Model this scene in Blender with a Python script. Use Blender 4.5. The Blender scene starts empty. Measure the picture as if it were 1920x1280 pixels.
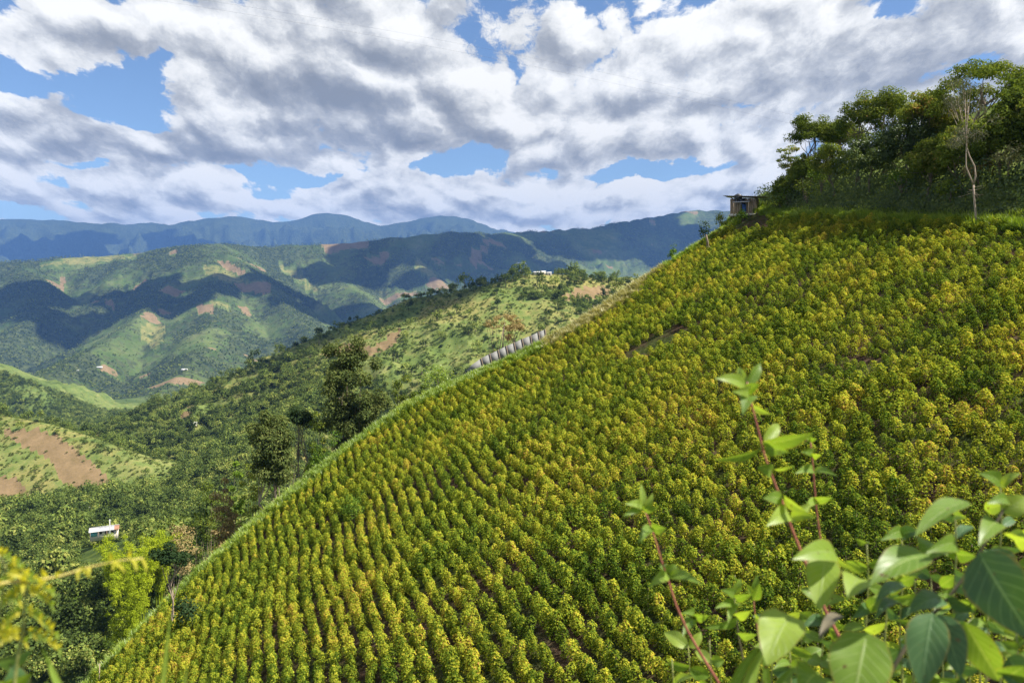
import bpy, math, random
import numpy as np
from mathutils import Vector, Matrix, Euler

rng = np.random.default_rng(7)
random.seed(7)
SC = bpy.context.scene
COL = SC.collection
F = 1493.0            # focal length in photo pixels (28 mm on 36 mm)
U0, V0 = 960.0, 520.0  # photo column / row of the horizon point straight ahead

# ------------------------------------------------------------------ camera
cd = bpy.data.cameras.new('camera'); cam = bpy.data.objects.new('camera', cd); COL.objects.link(cam)
cam.location = (0, 0, 0); cam.rotation_euler = (math.radians(90), 0, 0)
cd.sensor_width = 36; cd.lens = 28; cd.shift_y = -0.0625
cd.clip_start = 0.1; cd.clip_end = 80000
cd.dof.use_dof = True; cd.dof.focus_distance = 60; cd.dof.aperture_fstop = 4.0
SC.camera = cam

# ------------------------------------------------------------------ sun, sky, exposure
SUN_AZ = math.radians(102)     # from straight ahead (+Y) towards the right (+X)
SUN_EL = math.radians(53)
sd = bpy.data.lights.new('sun', 'SUN'); sun = bpy.data.objects.new('sun', sd); COL.objects.link(sun)
sd.energy = 5.0; sd.angle = math.radians(0.53); sd.color = (1.0, 0.94, 0.84)
SDIR = Vector((math.sin(SUN_AZ) * math.cos(SUN_EL), math.cos(SUN_AZ) * math.cos(SUN_EL), math.sin(SUN_EL)))
sun.rotation_euler = (-SDIR).to_track_quat('-Z', 'Y').to_euler()
SC.view_settings.view_transform = 'Standard'; SC.view_settings.look = 'None'
SC.view_settings.exposure = 1.25; SC.view_settings.gamma = 1.0
SC.view_settings.use_curve_mapping = False
SC.cycles.use_denoising = True
SC.cycles.max_bounces = 6; SC.cycles.diffuse_bounces = 2; SC.cycles.glossy_bounces = 2
SC.cycles.transmission_bounces = 3; SC.cycles.volume_bounces = 0; SC.cycles.transparent_max_bounces = 4


class NT:
    """small helper to write node trees"""
    def __init__(s, tree): s.t = tree; s.n = tree.nodes; s.l = tree.links
    def node(s, kind, **kw):
        n = s.n.new(kind)
        for k, v in kw.items():
            if k in n.bl_rna.properties: setattr(n, k, v)
        return n
    def put(s, sock, v):
        if isinstance(v, bpy.types.NodeSocket): s.l.new(v, sock)
        elif v is not None:
            if hasattr(sock, 'default_value'):
                if isinstance(v, (tuple, list)) and len(v) == 3 and len(sock.default_value) == 4: v = (*v, 1)
                sock.default_value = v
    def math(s, op, a, b=None, c=None, clamp=False):
        n = s.node('ShaderNodeMath', operation=op); n.use_clamp = clamp
        s.put(n.inputs[0], a); s.put(n.inputs[1], b); s.put(n.inputs[2], c); return n.outputs[0]
    def vmath(s, op, a, b=None):
        n = s.node('ShaderNodeVectorMath', operation=op); s.put(n.inputs[0], a); s.put(n.inputs[1], b); return n.outputs[0]
    def mix(s, f, a, b, blend='MIX'):
        n = s.node('ShaderNodeMix', data_type='RGBA', blend_type=blend); n.clamp_factor = True
        s.put(n.inputs[0], f); s.put(n.inputs[6], a); s.put(n.inputs[7], b); return n.outputs[2]
    def noise(s, vec, scale, detail=4, rough=.55, dist=0, lac=2.0, kind='FBM', dim='3D'):
        n = s.node('ShaderNodeTexNoise', noise_dimensions=dim, noise_type=kind); s.put(n.inputs['Vector'], vec)
        s.put(n.inputs['Scale'], scale); s.put(n.inputs['Detail'], detail); s.put(n.inputs['Roughness'], rough)
        s.put(n.inputs['Distortion'], dist); s.put(n.inputs['Lacunarity'], lac); return n.outputs[0]
    def ramp(s, f, stops, interp='LINEAR'):
        n = s.node('ShaderNodeValToRGB'); r = n.color_ramp; r.interpolation = interp
        while len(r.elements) < len(stops): r.elements.new(.5)
        for e, (p, c) in zip(r.elements, stops):
            e.position = p; e.color = (*c, 1) if len(c) == 3 else c
        s.put(n.inputs[0], f); return n.outputs[0]
    def smooth(s, x, a, b, lo=0., hi=1.):
        n = s.node('ShaderNodeMapRange', interpolation_type='SMOOTHSTEP')
        s.put(n.inputs[0], x); s.put(n.inputs[1], a); s.put(n.inputs[2], b); s.put(n.inputs[3], lo); s.put(n.inputs[4], hi)
        return n.outputs[0]
    def comb(s, x, y, z=0.):
        n = s.node('ShaderNodeCombineXYZ'); s.put(n.inputs[0], x); s.put(n.inputs[1], y); s.put(n.inputs[2], z); return n.outputs[0]
    def sep(s, v):
        n = s.node('ShaderNodeSeparateXYZ'); s.put(n.inputs[0], v); return n.outputs


# ---- world: clear Nishita sky with a deck of broken cumulus
W = bpy.data.worlds.new('World'); SC.world = W; W.use_nodes = True
W.node_tree.nodes.clear()
def build_world():
    N = NT(W.node_tree)
    out = N.node('ShaderNodeOutputWorld'); bg = N.node('ShaderNodeBackground')
    N.l.new(bg.outputs[0], out.inputs[0])
    STR = 0.06
    bg.inputs['Strength'].default_value = STR
    sky = N.node('ShaderNodeTexSky', sky_type='NISHITA')
    sky.sun_disc = False; sky.sun_elevation = SUN_EL; sky.sun_rotation = SUN_AZ
    sky.altitude = 1500; sky.air_density = 1.0; sky.dust_density = 0.6; sky.ozone_density = 1.5
    tc = N.node('ShaderNodeTexCoord')
    d = tc.outputs['Generated']
    x, y, z = N.sep(N.vmath('NORMALIZE', d))
    az = N.math('ARCTAN2', x, y)                 # 0 ahead, + right
    el = N.math('ARCSINE', z)
    # cloud-layer coordinates: flattened and finer towards the horizon
    k = N.math('DIVIDE', 0.36, N.math('ADD', N.math('MAXIMUM', el, 0.0), 0.17))
    py = N.math('MULTIPLY', N.math('LOGARITHM', N.math('ADD', N.math('MAXIMUM', el, 0.0), 0.17), 2.718), .50)
    px = N.math('MULTIPLY', az, N.math('POWER', k, .5))
    P = N.comb(N.math('ADD', px, 3.73), N.math('ADD', py, 5.31), 0.)
    warp = N.node('ShaderNodeTexNoise', noise_dimensions='2D'); N.put(warp.inputs['Vector'], P)
    warp.inputs['Scale'].default_value = 7.0; warp.inputs['Detail'].default_value = 6; warp.inputs['Roughness'].default_value = .6
    wv = N.vmath('SUBTRACT', warp.outputs['Color'], (.5, .5, .5))
    Pw = N.vmath('ADD', P, N.vmath('MULTIPLY', wv, (.045, .035, .0)))
    A = N.vmath('ADD', N.comb(az, el, 0.), N.vmath('MULTIPLY', wv, (.11, .07, .0)))
    def blobs(vec, spec, grad=False):
        tot = gr = 0.
        for u, v, ru, rv, amp in spec:
            c = (math.atan2(u - U0, F), math.atan((V0 - v) / math.hypot(F, u - U0)), 0.)
            q = N.vmath('MULTIPLY', N.vmath('SUBTRACT', vec, c), (F / ru, F / rv, 0.))
            n = N.node('ShaderNodeVectorMath', operation='DOT_PRODUCT'); N.put(n.inputs[0], q); N.put(n.inputs[1], q)
            ex = N.math('POWER', .3679, n.outputs['Value']); tot = N.math('MULTIPLY_ADD', ex, amp, tot)
            if grad: gr = N.math('MULTIPLY_ADD', N.math('MULTIPLY', ex, amp), N.sep(q)[1], gr)
        return (tot, gr) if grad else tot
    LUMP = [(110, 235, 130, 55, .5), (330, 160, 70, 45, .5), (350, 255, 130, 45, .45), (280, 352, 210, 34, .62), (700, 350, 150, 34, .5), (1000, 385, 430, 40, .7),
            (600, 90, 260, 100, .35), (850, 215, 320, 60, .4), (1300, 110, 350, 110, .35), (980, 285, 110, 42, .5), (1180, 275, 150, 40, .45), (1390, 335, 150, 50, .55), (120, 70, 260, 60, .4), (1650, 80, 220, 90, .4), (225, 405, 90, 12, .5), (510, 392, 60, 18, .4)]
    HOLE = [(60, 142, 190, 34, -.72), (268, 128, 52, 40, -.60), (258, 212, 80, 38, -.75), (575, 327, 150, 14, -.75), (845, 308, 100, 17, -.80), (1235, 320, 160, 17, -.80), (525, 362, 50, 28, -.60), (50, 337, 90, 16, -.65), (40, 396, 170, 15, -.65), (430, 396, 70, 12, -.5), (1690, 12, 60, 26, -.55), (1790, 115, 80, 32, -.45), (210, 317, 100, 9, -.5)]
    DARK = [(640, 180, 130, 32, .30), (540, 252, 120, 26, .30), (330, 300, 130, 13, .30), (1000, 110, 220, 34, .30), (1250, 205, 240, 30, .30), (990, 335, 110, 14, .28), (930, 30, 170, 30, .28), (1810, 25, 140, 34, .26), (170, 62, 260, 24, .20), (800, 262, 200, 16, .20), (290, 380, 180, 10, .18), (900, 405, 350, 12, .12)]  # grey undersides: cloud shading painted into the sky colour
    lump, lift = blobs(A, LUMP, True)
    bb = N.math('ADD', N.math('ADD', lump, blobs(A, HOLE)), .17)
    def dens(vec):
        # billows: folded noise gives rounded heads with creases between them
        n1 = N.noise(vec, 8.5, 1.5, .5, dim='2D'); n2 = N.noise(vec, 21, 7, .66, dim='2D')
        bil = N.math('ABSOLUTE', N.math('MULTIPLY_ADD', n1, 2., -1.))
        return N.math('MULTIPLY_ADD', n2, .95, N.math('MULTIPLY_ADD', bil, 1.15, -.705))
    gen = N.math('MULTIPLY', N.math('SUBTRACT', N.noise(P, 3.0, 2, .5, dim='2D'), .5), .8)
    base = N.math('ADD', bb, gen)
    d0 = dens(Pw); d1 = dens(N.vmath('ADD', Pw, (.010, .022, 0.)))
    D0 = N.math('ADD', d0, base)
    cover = N.smooth(D0, .0, .16)
    s = N.math('MULTIPLY_ADD', N.math('SUBTRACT', d0, d1), 1.05, .80)
    s = N.math('MULTIPLY_ADD', lift, .75, s)
    s = N.math('MULTIPLY_ADD', N.smooth(gen, -.12, .16), -.26, s)
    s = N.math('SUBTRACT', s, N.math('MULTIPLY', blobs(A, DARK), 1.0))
    s = N.math('MULTIPLY_ADD', N.smooth(D0, .0, .35), -.12, N.math('ADD', s, .12))
    s = N.math('ADD', s, N.smooth(el, .05, .15, .30, 0.))
    cloud = N.ramp(N.math('MULTIPLY', s, 1.0, clamp=True),
                   [(0.0, (.128, .136, .146)), (.30, (.180, .187, .194)), (.55, (.278, .282, .280)), (.76, (.40, .399, .386)), (1.0, (.50, .492, .468))])
    cl = N.vmath('MULTIPLY', cloud, (1 / STR,) * 3)
    skyc = N.mix(1.0, sky.outputs[0], (.90, .98, 1.06), 'MULTIPLY')
    above = N.smooth(el, -.02, .01)
    fac = N.math('MULTIPLY', cover, above)
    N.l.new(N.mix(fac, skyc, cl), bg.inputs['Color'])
build_world()
W.cycles.sampling_method = 'MANUAL'; W.cycles.sample_map_resolution = 256

# ------------------------------------------------------------------ small tools
def setp(o, label=None, cat=None, group=None, kind=None):
    if label: o['label'] = label
    if cat: o['category'] = cat
    if group: o['group'] = group
    if kind: o['kind'] = kind
    return o

def mesh_np(name, verts, faces, mat=None, smooth=False):
    """verts (n,3) array, faces (m,k) int array with one k, or a list of such arrays"""
    me = bpy.data.meshes.new(name)
    verts = np.asarray(verts, dtype=np.float32)
    fl = faces if isinstance(faces, list) else [faces]
    fl = [np.asarray(f, dtype=np.int32) for f in fl if len(f)]
    me.vertices.add(len(verts)); me.vertices.foreach_set('co', verts.ravel())
    loops = np.concatenate([f.ravel() for f in fl]); tot = np.concatenate([np.full(len(f), f.shape[1], np.int32) for f in fl])
    start = np.concatenate([[0], np.cumsum(tot)[:-1]]).astype(np.int32)
    me.loops.add(len(loops)); me.loops.foreach_set('vertex_index', loops)
    me.polygons.add(len(tot)); me.polygons.foreach_set('loop_start', start)
    me.polygons.foreach_set('loop_total', tot)
    if smooth: me.polygons.foreach_set('use_smooth', np.ones(len(tot), dtype=bool))
    me.update(calc_edges=True); me.validate()
    if mat: me.materials.append(mat)
    return me

def obj(name, me, parent=None, loc=None):
    o = bpy.data.objects.new(name, me); COL.objects.link(o)
    if parent: o.parent = parent
    if loc is not None: o.location = loc
    return o

def empty(name, loc=(0, 0, 0), rz=0, sc=1.0):
    o = bpy.data.objects.new(name, None); COL.objects.link(o); o.location = loc
    o.rotation_euler = (0, 0, rz); o.scale = (sc, sc, sc) if not isinstance(sc, tuple) else sc
    o.empty_display_size = .2
    return o

class MB:
    """collects tubes, boxes, leaves; build() makes ONE mesh"""
    def __init__(s): s.v = []; s.f4 = []; s.f3 = []; s.n = 0
    def add(s, v, f4=None, f3=None):
        v = np.asarray(v, float)
        if f4 is not None and len(f4): s.f4.append(np.asarray(f4) + s.n)
        if f3 is not None and len(f3): s.f3.append(np.asarray(f3) + s.n)
        s.v.append(v); s.n += len(v)
    def tube(s, pts, rad, sides=6, cap=True):
        pts = np.asarray(pts, float); n = len(pts); rad = np.broadcast_to(np.asarray(rad, float), (n,))
        tang = np.gradient(pts, axis=0); tang /= np.linalg.norm(tang, axis=1)[:, None] + 1e-9
        ref = np.array([0.31, .95, .05]) if abs(tang[0][2]) > .6 else np.array([.03, .05, 1.])
        rings = []
        for i in range(n):
            a = np.cross(tang[i], ref); a /= np.linalg.norm(a) + 1e-9; b = np.cross(tang[i], a)
            th = np.arange(sides) * 2 * math.pi / sides
            rings.append(pts[i] + rad[i] * (np.cos(th)[:, None] * a + np.sin(th)[:, None] * b))
        v = np.concatenate(rings); f = []
        for i in range(n - 1):
            for j in range(sides):
                k = (j + 1) % sides
                f.append((i * sides + j, i * sides + k, (i + 1) * sides + k, (i + 1) * sides + j))
        f3 = []
        if cap:
            v = np.vstack([v, pts[-1:], pts[:1]]); c = len(v) - 2
            for j in range(sides):
                k = (j + 1) % sides
                f3.append(((n - 1) * sides + j, (n - 1) * sides + k, c)); f3.append((k, j, c + 1))
        s.add(v, f, f3)
    def box(s, c, size, M=None):
        h = np.array(size) / 2.
        v = np.array([(i, j, k) for i in (-1, 1) for j in (-1, 1) for k in (-1, 1)], float) * h
        if M is not None: v = v @ np.array(M.to_3x3()).T
        v = v + np.array(c)
        s.add(v, [(0, 1, 3, 2), (4, 6, 7, 5), (0, 4, 5, 1), (2, 3, 7, 6), (0, 2, 6, 4), (1, 5, 7, 3)])
    def leaves(s, pos, axis, side, ln, wd):
        """diamond leaves: pos (n,3) base, axis & side unit vectors, length & width (n,)"""
        ln = np.broadcast_to(ln, (len(pos),))[:, None]; wd = np.broadcast_to(wd, (len(pos),))[:, None]
        nrm = np.cross(axis, side)
        a = pos; b = pos + axis * ln * .45 + side * wd * .5 - nrm * wd * .10
        c = pos + axis * ln; d = pos + axis * ln * .45 - side * wd * .5 - nrm * wd * .10
        v = np.stack([a, b, c, d], 1).reshape(-1, 3)
        f = np.arange(len(pos) * 4).reshape(-1, 4)
        s.add(v, f)
    def mesh(s, name, mat=None, smooth=False):
        fl = []
        if s.f4: fl.append(np.concatenate(s.f4))
        if s.f3: fl.append(np.concatenate(s.f3))
        return mesh_np(name, np.concatenate(s.v), fl, mat, smooth)

def unit(v): return v / (np.linalg.norm(v, axis=-1, keepdims=True) + 1e-9)

def rand_dirs(n, g=rng): return unit(g.normal(size=(n, 3)))

def leaf_dirs(nout, g, up=.35, jitter=.8, droop=0.0):
    """leaf axis and side for leaves whose blades tend to face nout"""
    n = len(nout)
    nn = unit(nout + np.array([0, 0, up]) + jitter * rand_dirs(n, g))
    t = rand_dirs(n, g) + np.array([0, 0, -droop]); ax = unit(t - nn * np.sum(t * nn, 1, keepdims=True))
    return ax, unit(np.cross(nn, ax))

def pix(u, v, d): return np.array([(u - U0) / F * d, d, (V0 - v) / F * d])

# ---- numpy noise
def _hash(ix, iy, s):
    h = (ix.astype(np.int64) * 374761393 + iy.astype(np.int64) * 668265263 + s * 1442695041) & 0xffffffff
    h = ((h ^ (h >> 13)) * 1274126177) & 0xffffffff
    return (h ^ (h >> 16)) & 0xffffffff
def gnoise(x, y, s=0):
    ix = np.floor(x); iy = np.floor(y); fx = x - ix; fy = y - iy
    u = fx * fx * fx * (fx * (fx * 6 - 15) + 10); w = fy * fy * fy * (fy * (fy * 6 - 15) + 10)
    def g(a, b):
        th = _hash(ix + a, iy + b, s) * (2 * math.pi / 4294967296.)
        return np.cos(th) * (fx - a) + np.sin(th) * (fy - b)
    return 1.4 * ((g(0, 0) * (1 - u) + g(1, 0) * u) * (1 - w) + (g(0, 1) * (1 - u) + g(1, 1) * u) * w)
def fbm(x, y, oct=4, s=0, gain=.5):
    r = 0; a = 1.; t = 0
    for i in range(oct): r = r + a * gnoise(x * 2 ** i + 17.3 * i, y * 2 ** i - 9.1 * i, s + i); t += a; a *= gain
    return r / t
def ridged(x, y, oct=4, s=0, gain=.5):
    r = 0; a = 1.; t = 0
    for i in range(oct): r = r + a * (1 - 2 * np.abs(gnoise(x * 2 ** i + 5.3 * i, y * 2 ** i + 3.7 * i, s + i))); t += a; a *= gain
    return r / t
def sstep(x, a, b):
    t = np.clip((x - a) / (b - a), 0, 1); return t * t * (3 - 2 * t)

# ------------------------------------------------------------------ materials
def material(name):
    m = bpy.data.materials.new(name); m.use_nodes = True; m.node_tree.nodes.clear()
    N = NT(m.node_tree); out = N.node('ShaderNodeOutputMaterial')
    return m, N, out

def leaf_mat(name, stops, trans=.35, patch=None, obj_var=.25, gloss=.0, rough=.45, patch_scale=.16):
    """random colour for every leaf from the ramp; slow drift over the place; light through the blade"""
    m, N, out = material(name)
    geo = N.node('ShaderNodeNewGeometry'); oi = N.node('ShaderNodeObjectInfo')
    f = geo.outputs['Random Per Island']
    if patch:
        pn = N.noise(geo.outputs['Position'], patch_scale, 3, .55)
        f = N.math('ADD', N.math('MULTIPLY', f, 1 - patch), N.math('MULTIPLY', N.smooth(pn, .3, .7), patch))
        f = N.math('ADD', f, N.math('MULTIPLY', N.math('SUBTRACT', oi.outputs['Random'], .5), obj_var))
    col = N.ramp(N.math('MULTIPLY', f, 1.0, clamp=True), stops)
    val = N.math('ADD', 1 - obj_var / 2, N.math('MULTIPLY', oi.outputs['Random'], obj_var))
    col = N.mix(1.0, col, N.comb(val, val, val), 'MULTIPLY')
    df = N.node('ShaderNodeBsdfDiffuse'); N.put(df.inputs[0], col)
    tr = N.node('ShaderNodeBsdfTranslucent')
    N.put(tr.inputs[0], N.mix(1.0, col, (1.25, 1.2, .55), 'MULTIPLY'))
    ms = N.node('ShaderNodeMixShader'); ms.inputs[0].default_value = trans
    N.l.new(df.outputs[0], ms.inputs[1]); N.l.new(tr.outputs[0], ms.inputs[2])
    last = ms
    if gloss:
        gl = N.node('ShaderNodeBsdfGlossy'); gl.inputs['Roughness'].default_value = rough
        N.put(gl.inputs['Color'], (1, 1, 1)); m2 = N.node('ShaderNodeMixShader'); m2.inputs[0].default_value = gloss
        N.l.new(ms.outputs[0], m2.inputs[1]); N.l.new(gl.outputs[0], m2.inputs[2]); last = m2
    N.l.new(last.outputs[0], out.inputs[0])
    return m

def plain_mat(name, ca, cb, scale=8., rough=.85, bump=.0, detail=5, stretch=(1, 1, 1), metal=0.):
    m, N, out = material(name)
    tc = N.node('ShaderNodeTexCoord'); oi = N.node('ShaderNodeObjectInfo')
    vec = N.vmath('ADD', N.vmath('MULTIPLY', tc.outputs['Object'], stretch), N.comb(N.math('MULTIPLY', oi.outputs['Random'], 37.), 0., 0.))
    n = N.noise(vec, scale, detail, .6)
    bs = N.node('ShaderNodeBsdfPrincipled'); N.put(bs.inputs['Base Color'], N.ramp(n, [(.3, ca), (.7, cb)]))
    bs.inputs['Roughness'].default_value = rough; bs.inputs['Metallic'].default_value = metal
    if bump:
        bp = N.node('ShaderNodeBump'); bp.inputs['Strength'].default_value = bump; bp.inputs['Distance'].default_value = .02
        N.l.new(n, bp.inputs['Height']); N.l.new(bp.outputs[0], bs.inputs['Normal'])
    N.l.new(bs.outputs[0], out.inputs[0])
    return m

M_bean = leaf_mat('bean_leaf', [(0, (.036, .075, .012)), (.24, (.085, .145, .017)), (.50, (.20, .255, .024)), (.76, (.36, .36, .032)),
                                (.93, (.43, .35, .045)), (1, (.32, .18, .05))], .38, patch=.38, obj_var=.40)
M_stake = plain_mat('stake_wood', (.20, .15, .10), (.34, .27, .19), 20)
M_bark = plain_mat('bark', (.10, .07, .05), (.22, .17, .12), 14, bump=.5)
M_palebark = plain_mat('pale_bark', (.24, .18, .13), (.40, .32, .24), 9, bump=.3)
M_forest = leaf_mat("forest_leaf", [(0, (.055, .085, .016)), (.4, (.11, .155, .026)), (.75, (.18, .215, .038)), (.93, (.25, .24, .05)), (1, (.32, .19, .07))], .36, patch=.4, obj_var=.3, patch_scale=.35)
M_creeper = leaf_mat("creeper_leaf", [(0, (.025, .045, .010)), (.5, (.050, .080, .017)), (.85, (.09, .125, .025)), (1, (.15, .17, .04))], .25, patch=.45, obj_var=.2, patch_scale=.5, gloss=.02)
M_fresh = leaf_mat('fresh_leaf', [(0, (.05, .10, .016)), (.5, (.10, .18, .025)), (1, (.20, .27, .035))], .38, patch=.3, obj_var=.3)
M_shrub = leaf_mat('shrub_leaf', [(0, (.045, .078, .014)), (.4, (.105, .155, .024)), (.75, (.19, .235, .034)), (1, (.32, .28, .05))], .38, patch=.45, obj_var=.35, patch_scale=.12)
M_grass = leaf_mat('grass_leaf', [(0, (.10, .17, .016)), (.5, (.17, .26, .022)), (1, (.30, .36, .04))], .38, patch=.35, obj_var=.3, gloss=.03)
M_drygrass = leaf_mat('straw_grass', [(0, (.17, .18, .05)), (.5, (.27, .26, .09)), (1, (.40, .35, .16))], .3, patch=.3, obj_var=.3, gloss=.03)
M_euc = leaf_mat('olive_needle', [(0, (.040, .060, .018)), (.5, (.078, .106, .030)), (1, (.15, .165, .05))], .28, patch=.3, obj_var=.2, patch_scale=.3)
M_greyeuc = leaf_mat('grey_leaf', [(0, (.07, .085, .06)), (.5, (.13, .14, .10)), (1, (.22, .20, .15))], .28, patch=.2, obj_var=.2)
M_brown = leaf_mat('brown_leaf', [(0, (.20, .15, .06)), (.5, (.30, .23, .10)), (1, (.40, .32, .16))], .3, patch=.2, obj_var=.2)
M_rust = leaf_mat('rust_leaf', [(0, (.16, .07, .03)), (1, (.34, .15, .06))], .25, gloss=.02)
M_bamboo = leaf_mat('bamboo_leaf', [(0, (.19, .26, .014)), (.5, (.31, .39, .022)), (1, (.45, .49, .04))], .45, patch=.35, obj_var=.2, patch_scale=.2)
M_dark = leaf_mat('dark_leaf', [(0, (.016, .034, .014)), (.6, (.034, .060, .022)), (1, (.07, .10, .035))], .25, patch=.3, obj_var=.2)
M_banana = leaf_mat('banana_leaf', [(0, (.06, .12, .02)), (.6, (.12, .20, .03)), (1, (.24, .28, .06))], .4, gloss=.12, rough=.35)
M_wood_far = leaf_mat('woodland_leaf', [(0, (.042, .066, .020)), (.4, (.088, .130, .032)), (.8, (.165, .21, .046)), (1, (.26, .27, .07))], .34, patch=.3, obj_var=.6, gloss=.0, patch_scale=.02)

def terrain_mat(name, far):
    """woods, pasture and bare soil shares come from the land-use layers; grain from noise in metres"""
    m, N, out = material(name)
    geo = N.node('ShaderNodeNewGeometry'); p = geo.outputs['Position']
    def att(a):
        n = N.node('ShaderNodeAttribute'); n.attribute_name = a; return n.outputs['Fac']
    k = 1.0 if not far else .35
    n1 = N.noise(p, .020 * k, 5, .6); n2 = N.noise(p, .11 * k, 4, .62); n3 = N.noise(p, .9 * k, 4, .6)
    pn_ = N.math('ADD', N.math('MULTIPLY', n1, .45), N.math('ADD', N.math('MULTIPLY', n2, .40), N.math('MULTIPLY', n3, .15)))
    past = N.ramp(N.math('MULTIPLY_ADD', N.math('SUBTRACT', pn_, .5), 1.5, .5),
                  [(.30, (.060, .092, .026)), (.45, (.10, .138, .036)), (.58, (.155, .175, .055)), (.72, (.23, .215, .085))] if not far else [(.28, (.034, .058, .016)), (.45, (.066, .098, .026)), (.58, (.105, .130, .042)), (.74, (.17, .17, .07))])
    vor = N.node('ShaderNodeTexVoronoi', feature='F1'); N.put(vor.inputs['Vector'], p); vor.inputs['Scale'].default_value = .13 * k
    wd = N.math('ADD', N.math('MULTIPLY', vor.outputs['Distance'], -.5), N.math('ADD', n2, N.math('MULTIPLY', n3, .35)))
    wood = N.ramp(wd, [(.10, (.022, .038, .012)), (.38, (.048, .074, .020)), (.62, (.090, .120, .030))] if not far else [(.10, (.016, .024, .012)), (.38, (.034, .046, .020)), (.62, (.064, .078, .030))])
    soil = N.ramp(N.math('ADD', N.math('MULTIPLY', n2, .6), N.math('MULTIPLY', n3, .4)), [(.3, (.105, .082, .035)), (.47, (.165, .118, .062)), (.7, (.235, .165, .092))])
    wm = N.math('ADD', att('wood'), N.math('MULTIPLY', N.math('SUBTRACT', n2, .5), 1.6))
    c = N.mix(N.smooth(wm, .38, .62), past, wood)
    c = N.mix(N.smooth(N.math('ADD', att('dry'), N.math('MULTIPLY', N.math('SUBTRACT', n2, .5), .8)), .35, .75), c,
              N.ramp(n3, [(.3, (.14, .14, .045)), (.7, (.27, .23, .08))]))
    sm = N.math('ADD', att('soil'), N.math('ADD', N.math('MULTIPLY', N.math('SUBTRACT', n2, .5), 1.5), N.math('MULTIPLY', N.math('SUBTRACT', n1, .5), 1.0)))
    c = N.mix(N.smooth(sm, .4, .6), c, soil)
    bs = N.node('ShaderNodeBsdfDiffuse'); N.put(bs.inputs[0], c)
    bp = N.node('ShaderNodeBump'); bp.inputs['Strength'].default_value = .8
    bp.inputs['Distance'].default_value = 9.0 if far else .6
    N.l.new(N.math('ADD', N.math('MULTIPLY', n2, att('wood')), N.math('MULTIPLY', n3, .12)), bp.inputs['Height'])
    N.l.new(bp.outputs[0], bs.inputs['Normal'])
    N.l.new(bs.outputs[0], out.inputs[0])
    return m
M_near = terrain_mat('near_ground', False); M_hill = terrain_mat('hill_ground', False); M_mount = terrain_mat('mountain_ground', True)
def field_soil():
    m, N, out = material('field_soil')
    geo = N.node('ShaderNodeNewGeometry'); p = geo.outputs['Position']
    n1 = N.noise(p, .35, 4, .6); n2 = N.noise(p, 3., 5, .6)
    def att(a):
        n = N.node('ShaderNodeAttribute'); n.attribute_name = a; return n.outputs['Fac']
    soil = N.mix(N.smooth(n1, .40, .60), N.ramp(n2, [(.3, (.030, .020, .013)), (.7, (.085, .058, .037))]), N.ramp(n2, [(.35, (.018, .024, .009)), (.7, (.06, .075, .022))]))
    gr = N.ramp(n2, [(.3, (.055, .085, .018)), (.7, (.15, .19, .04))])
    g = N.smooth(N.math('ADD', att('verge'), N.math('MULTIPLY', N.math('SUBTRACT', n1, .5), 1.2)), .35, .65)
    bs = N.node('ShaderNodeBsdfDiffuse'); N.put(bs.inputs[0], N.mix(g, soil, gr))
    bp = N.node('ShaderNodeBump'); bp.inputs['Strength'].default_value = .6; bp.inputs['Distance'].default_value = .15
    N.l.new(n2, bp.inputs['Height']); N.l.new(bp.outputs[0], bs.inputs['Normal'])
    N.l.new(bs.outputs[0], out.inputs[0]); return m
M_soil = field_soil()

# ------------------------------------------------------------------ shape of the land
def field_z(x, y):
    z = -16.35 + .483 * x + .125 * y - .006 * np.maximum(0, -(x + 4)) ** 2
    return z + .30 * gnoise(x / 14., y / 14., 91)
def ray_field(u, v):
    d = np.linspace(12, 130, 4000); x = (u - U0) / F * d; z = (V0 - v) / F * d
    hit = np.nonzero(field_z(x, d) > z)[0]; i = hit[0] if len(hit) else -1
    return np.array([x[i], d[i]])
# outline of the planted slope as seen: left and back edge, then the top edge under the wood
EDGE_PX = [(170, 1278), (255, 1185), (340, 1098), (450, 995), (560, 902), (650, 830), (760, 752), (870, 700), (960, 662), (1060, 612), (1130, 568),
           (1200, 520), (1290, 462), (1370, 412)]
EDGE = [np.array([-34., -20.]), np.array([-30., 10.]), np.array([-27., 28.])] + [ray_field(p[0], p[1] + 14) for p in EDGE_PX] + [np.array([31., 96.]), np.array([60., 110.]), np.array([120., 120.])]
EDGE = np.array(EDGE)
TOP = np.array([ray_field(1462, 404), ray_field(1650, 414), ray_field(1905, 425), [29., 22.], [30., -5.], [31., -60.]])[::-1]
def top_x(y): return np.interp(y, TOP[:, 1], TOP[:, 0])
def edge_dist(x, y):
    """signed distance to the left/back edge, + outside"""
    best = np.full(np.shape(x), 1e9); sgn = np.ones(np.shape(x))
    for a, b in zip(EDGE[:-1], EDGE[1:]):
        e = b - a; L2 = e @ e
        t = np.clip(((x - a[0]) * e[0] + (y - a[1]) * e[1]) / L2, 0, 1)
        dx = x - a[0] - t * e[0]; dy = y - a[1] - t * e[1]; d = np.hypot(dx, dy)
        cr = e[0] * dy - e[1] * dx
        upd = d < best; best = np.where(upd, d, best); sgn = np.where(upd, np.sign(cr), sgn)
    return best * sgn
def verge_w(x, y):
    """width of the grass strip left unplanted inside the lower edge"""
    return .4 + (2.4 + 1.4 * gnoise(x / 5., y / 5., 71)) * sstep(y, 56, 64) * (1 - sstep(x, 10, 14))
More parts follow.
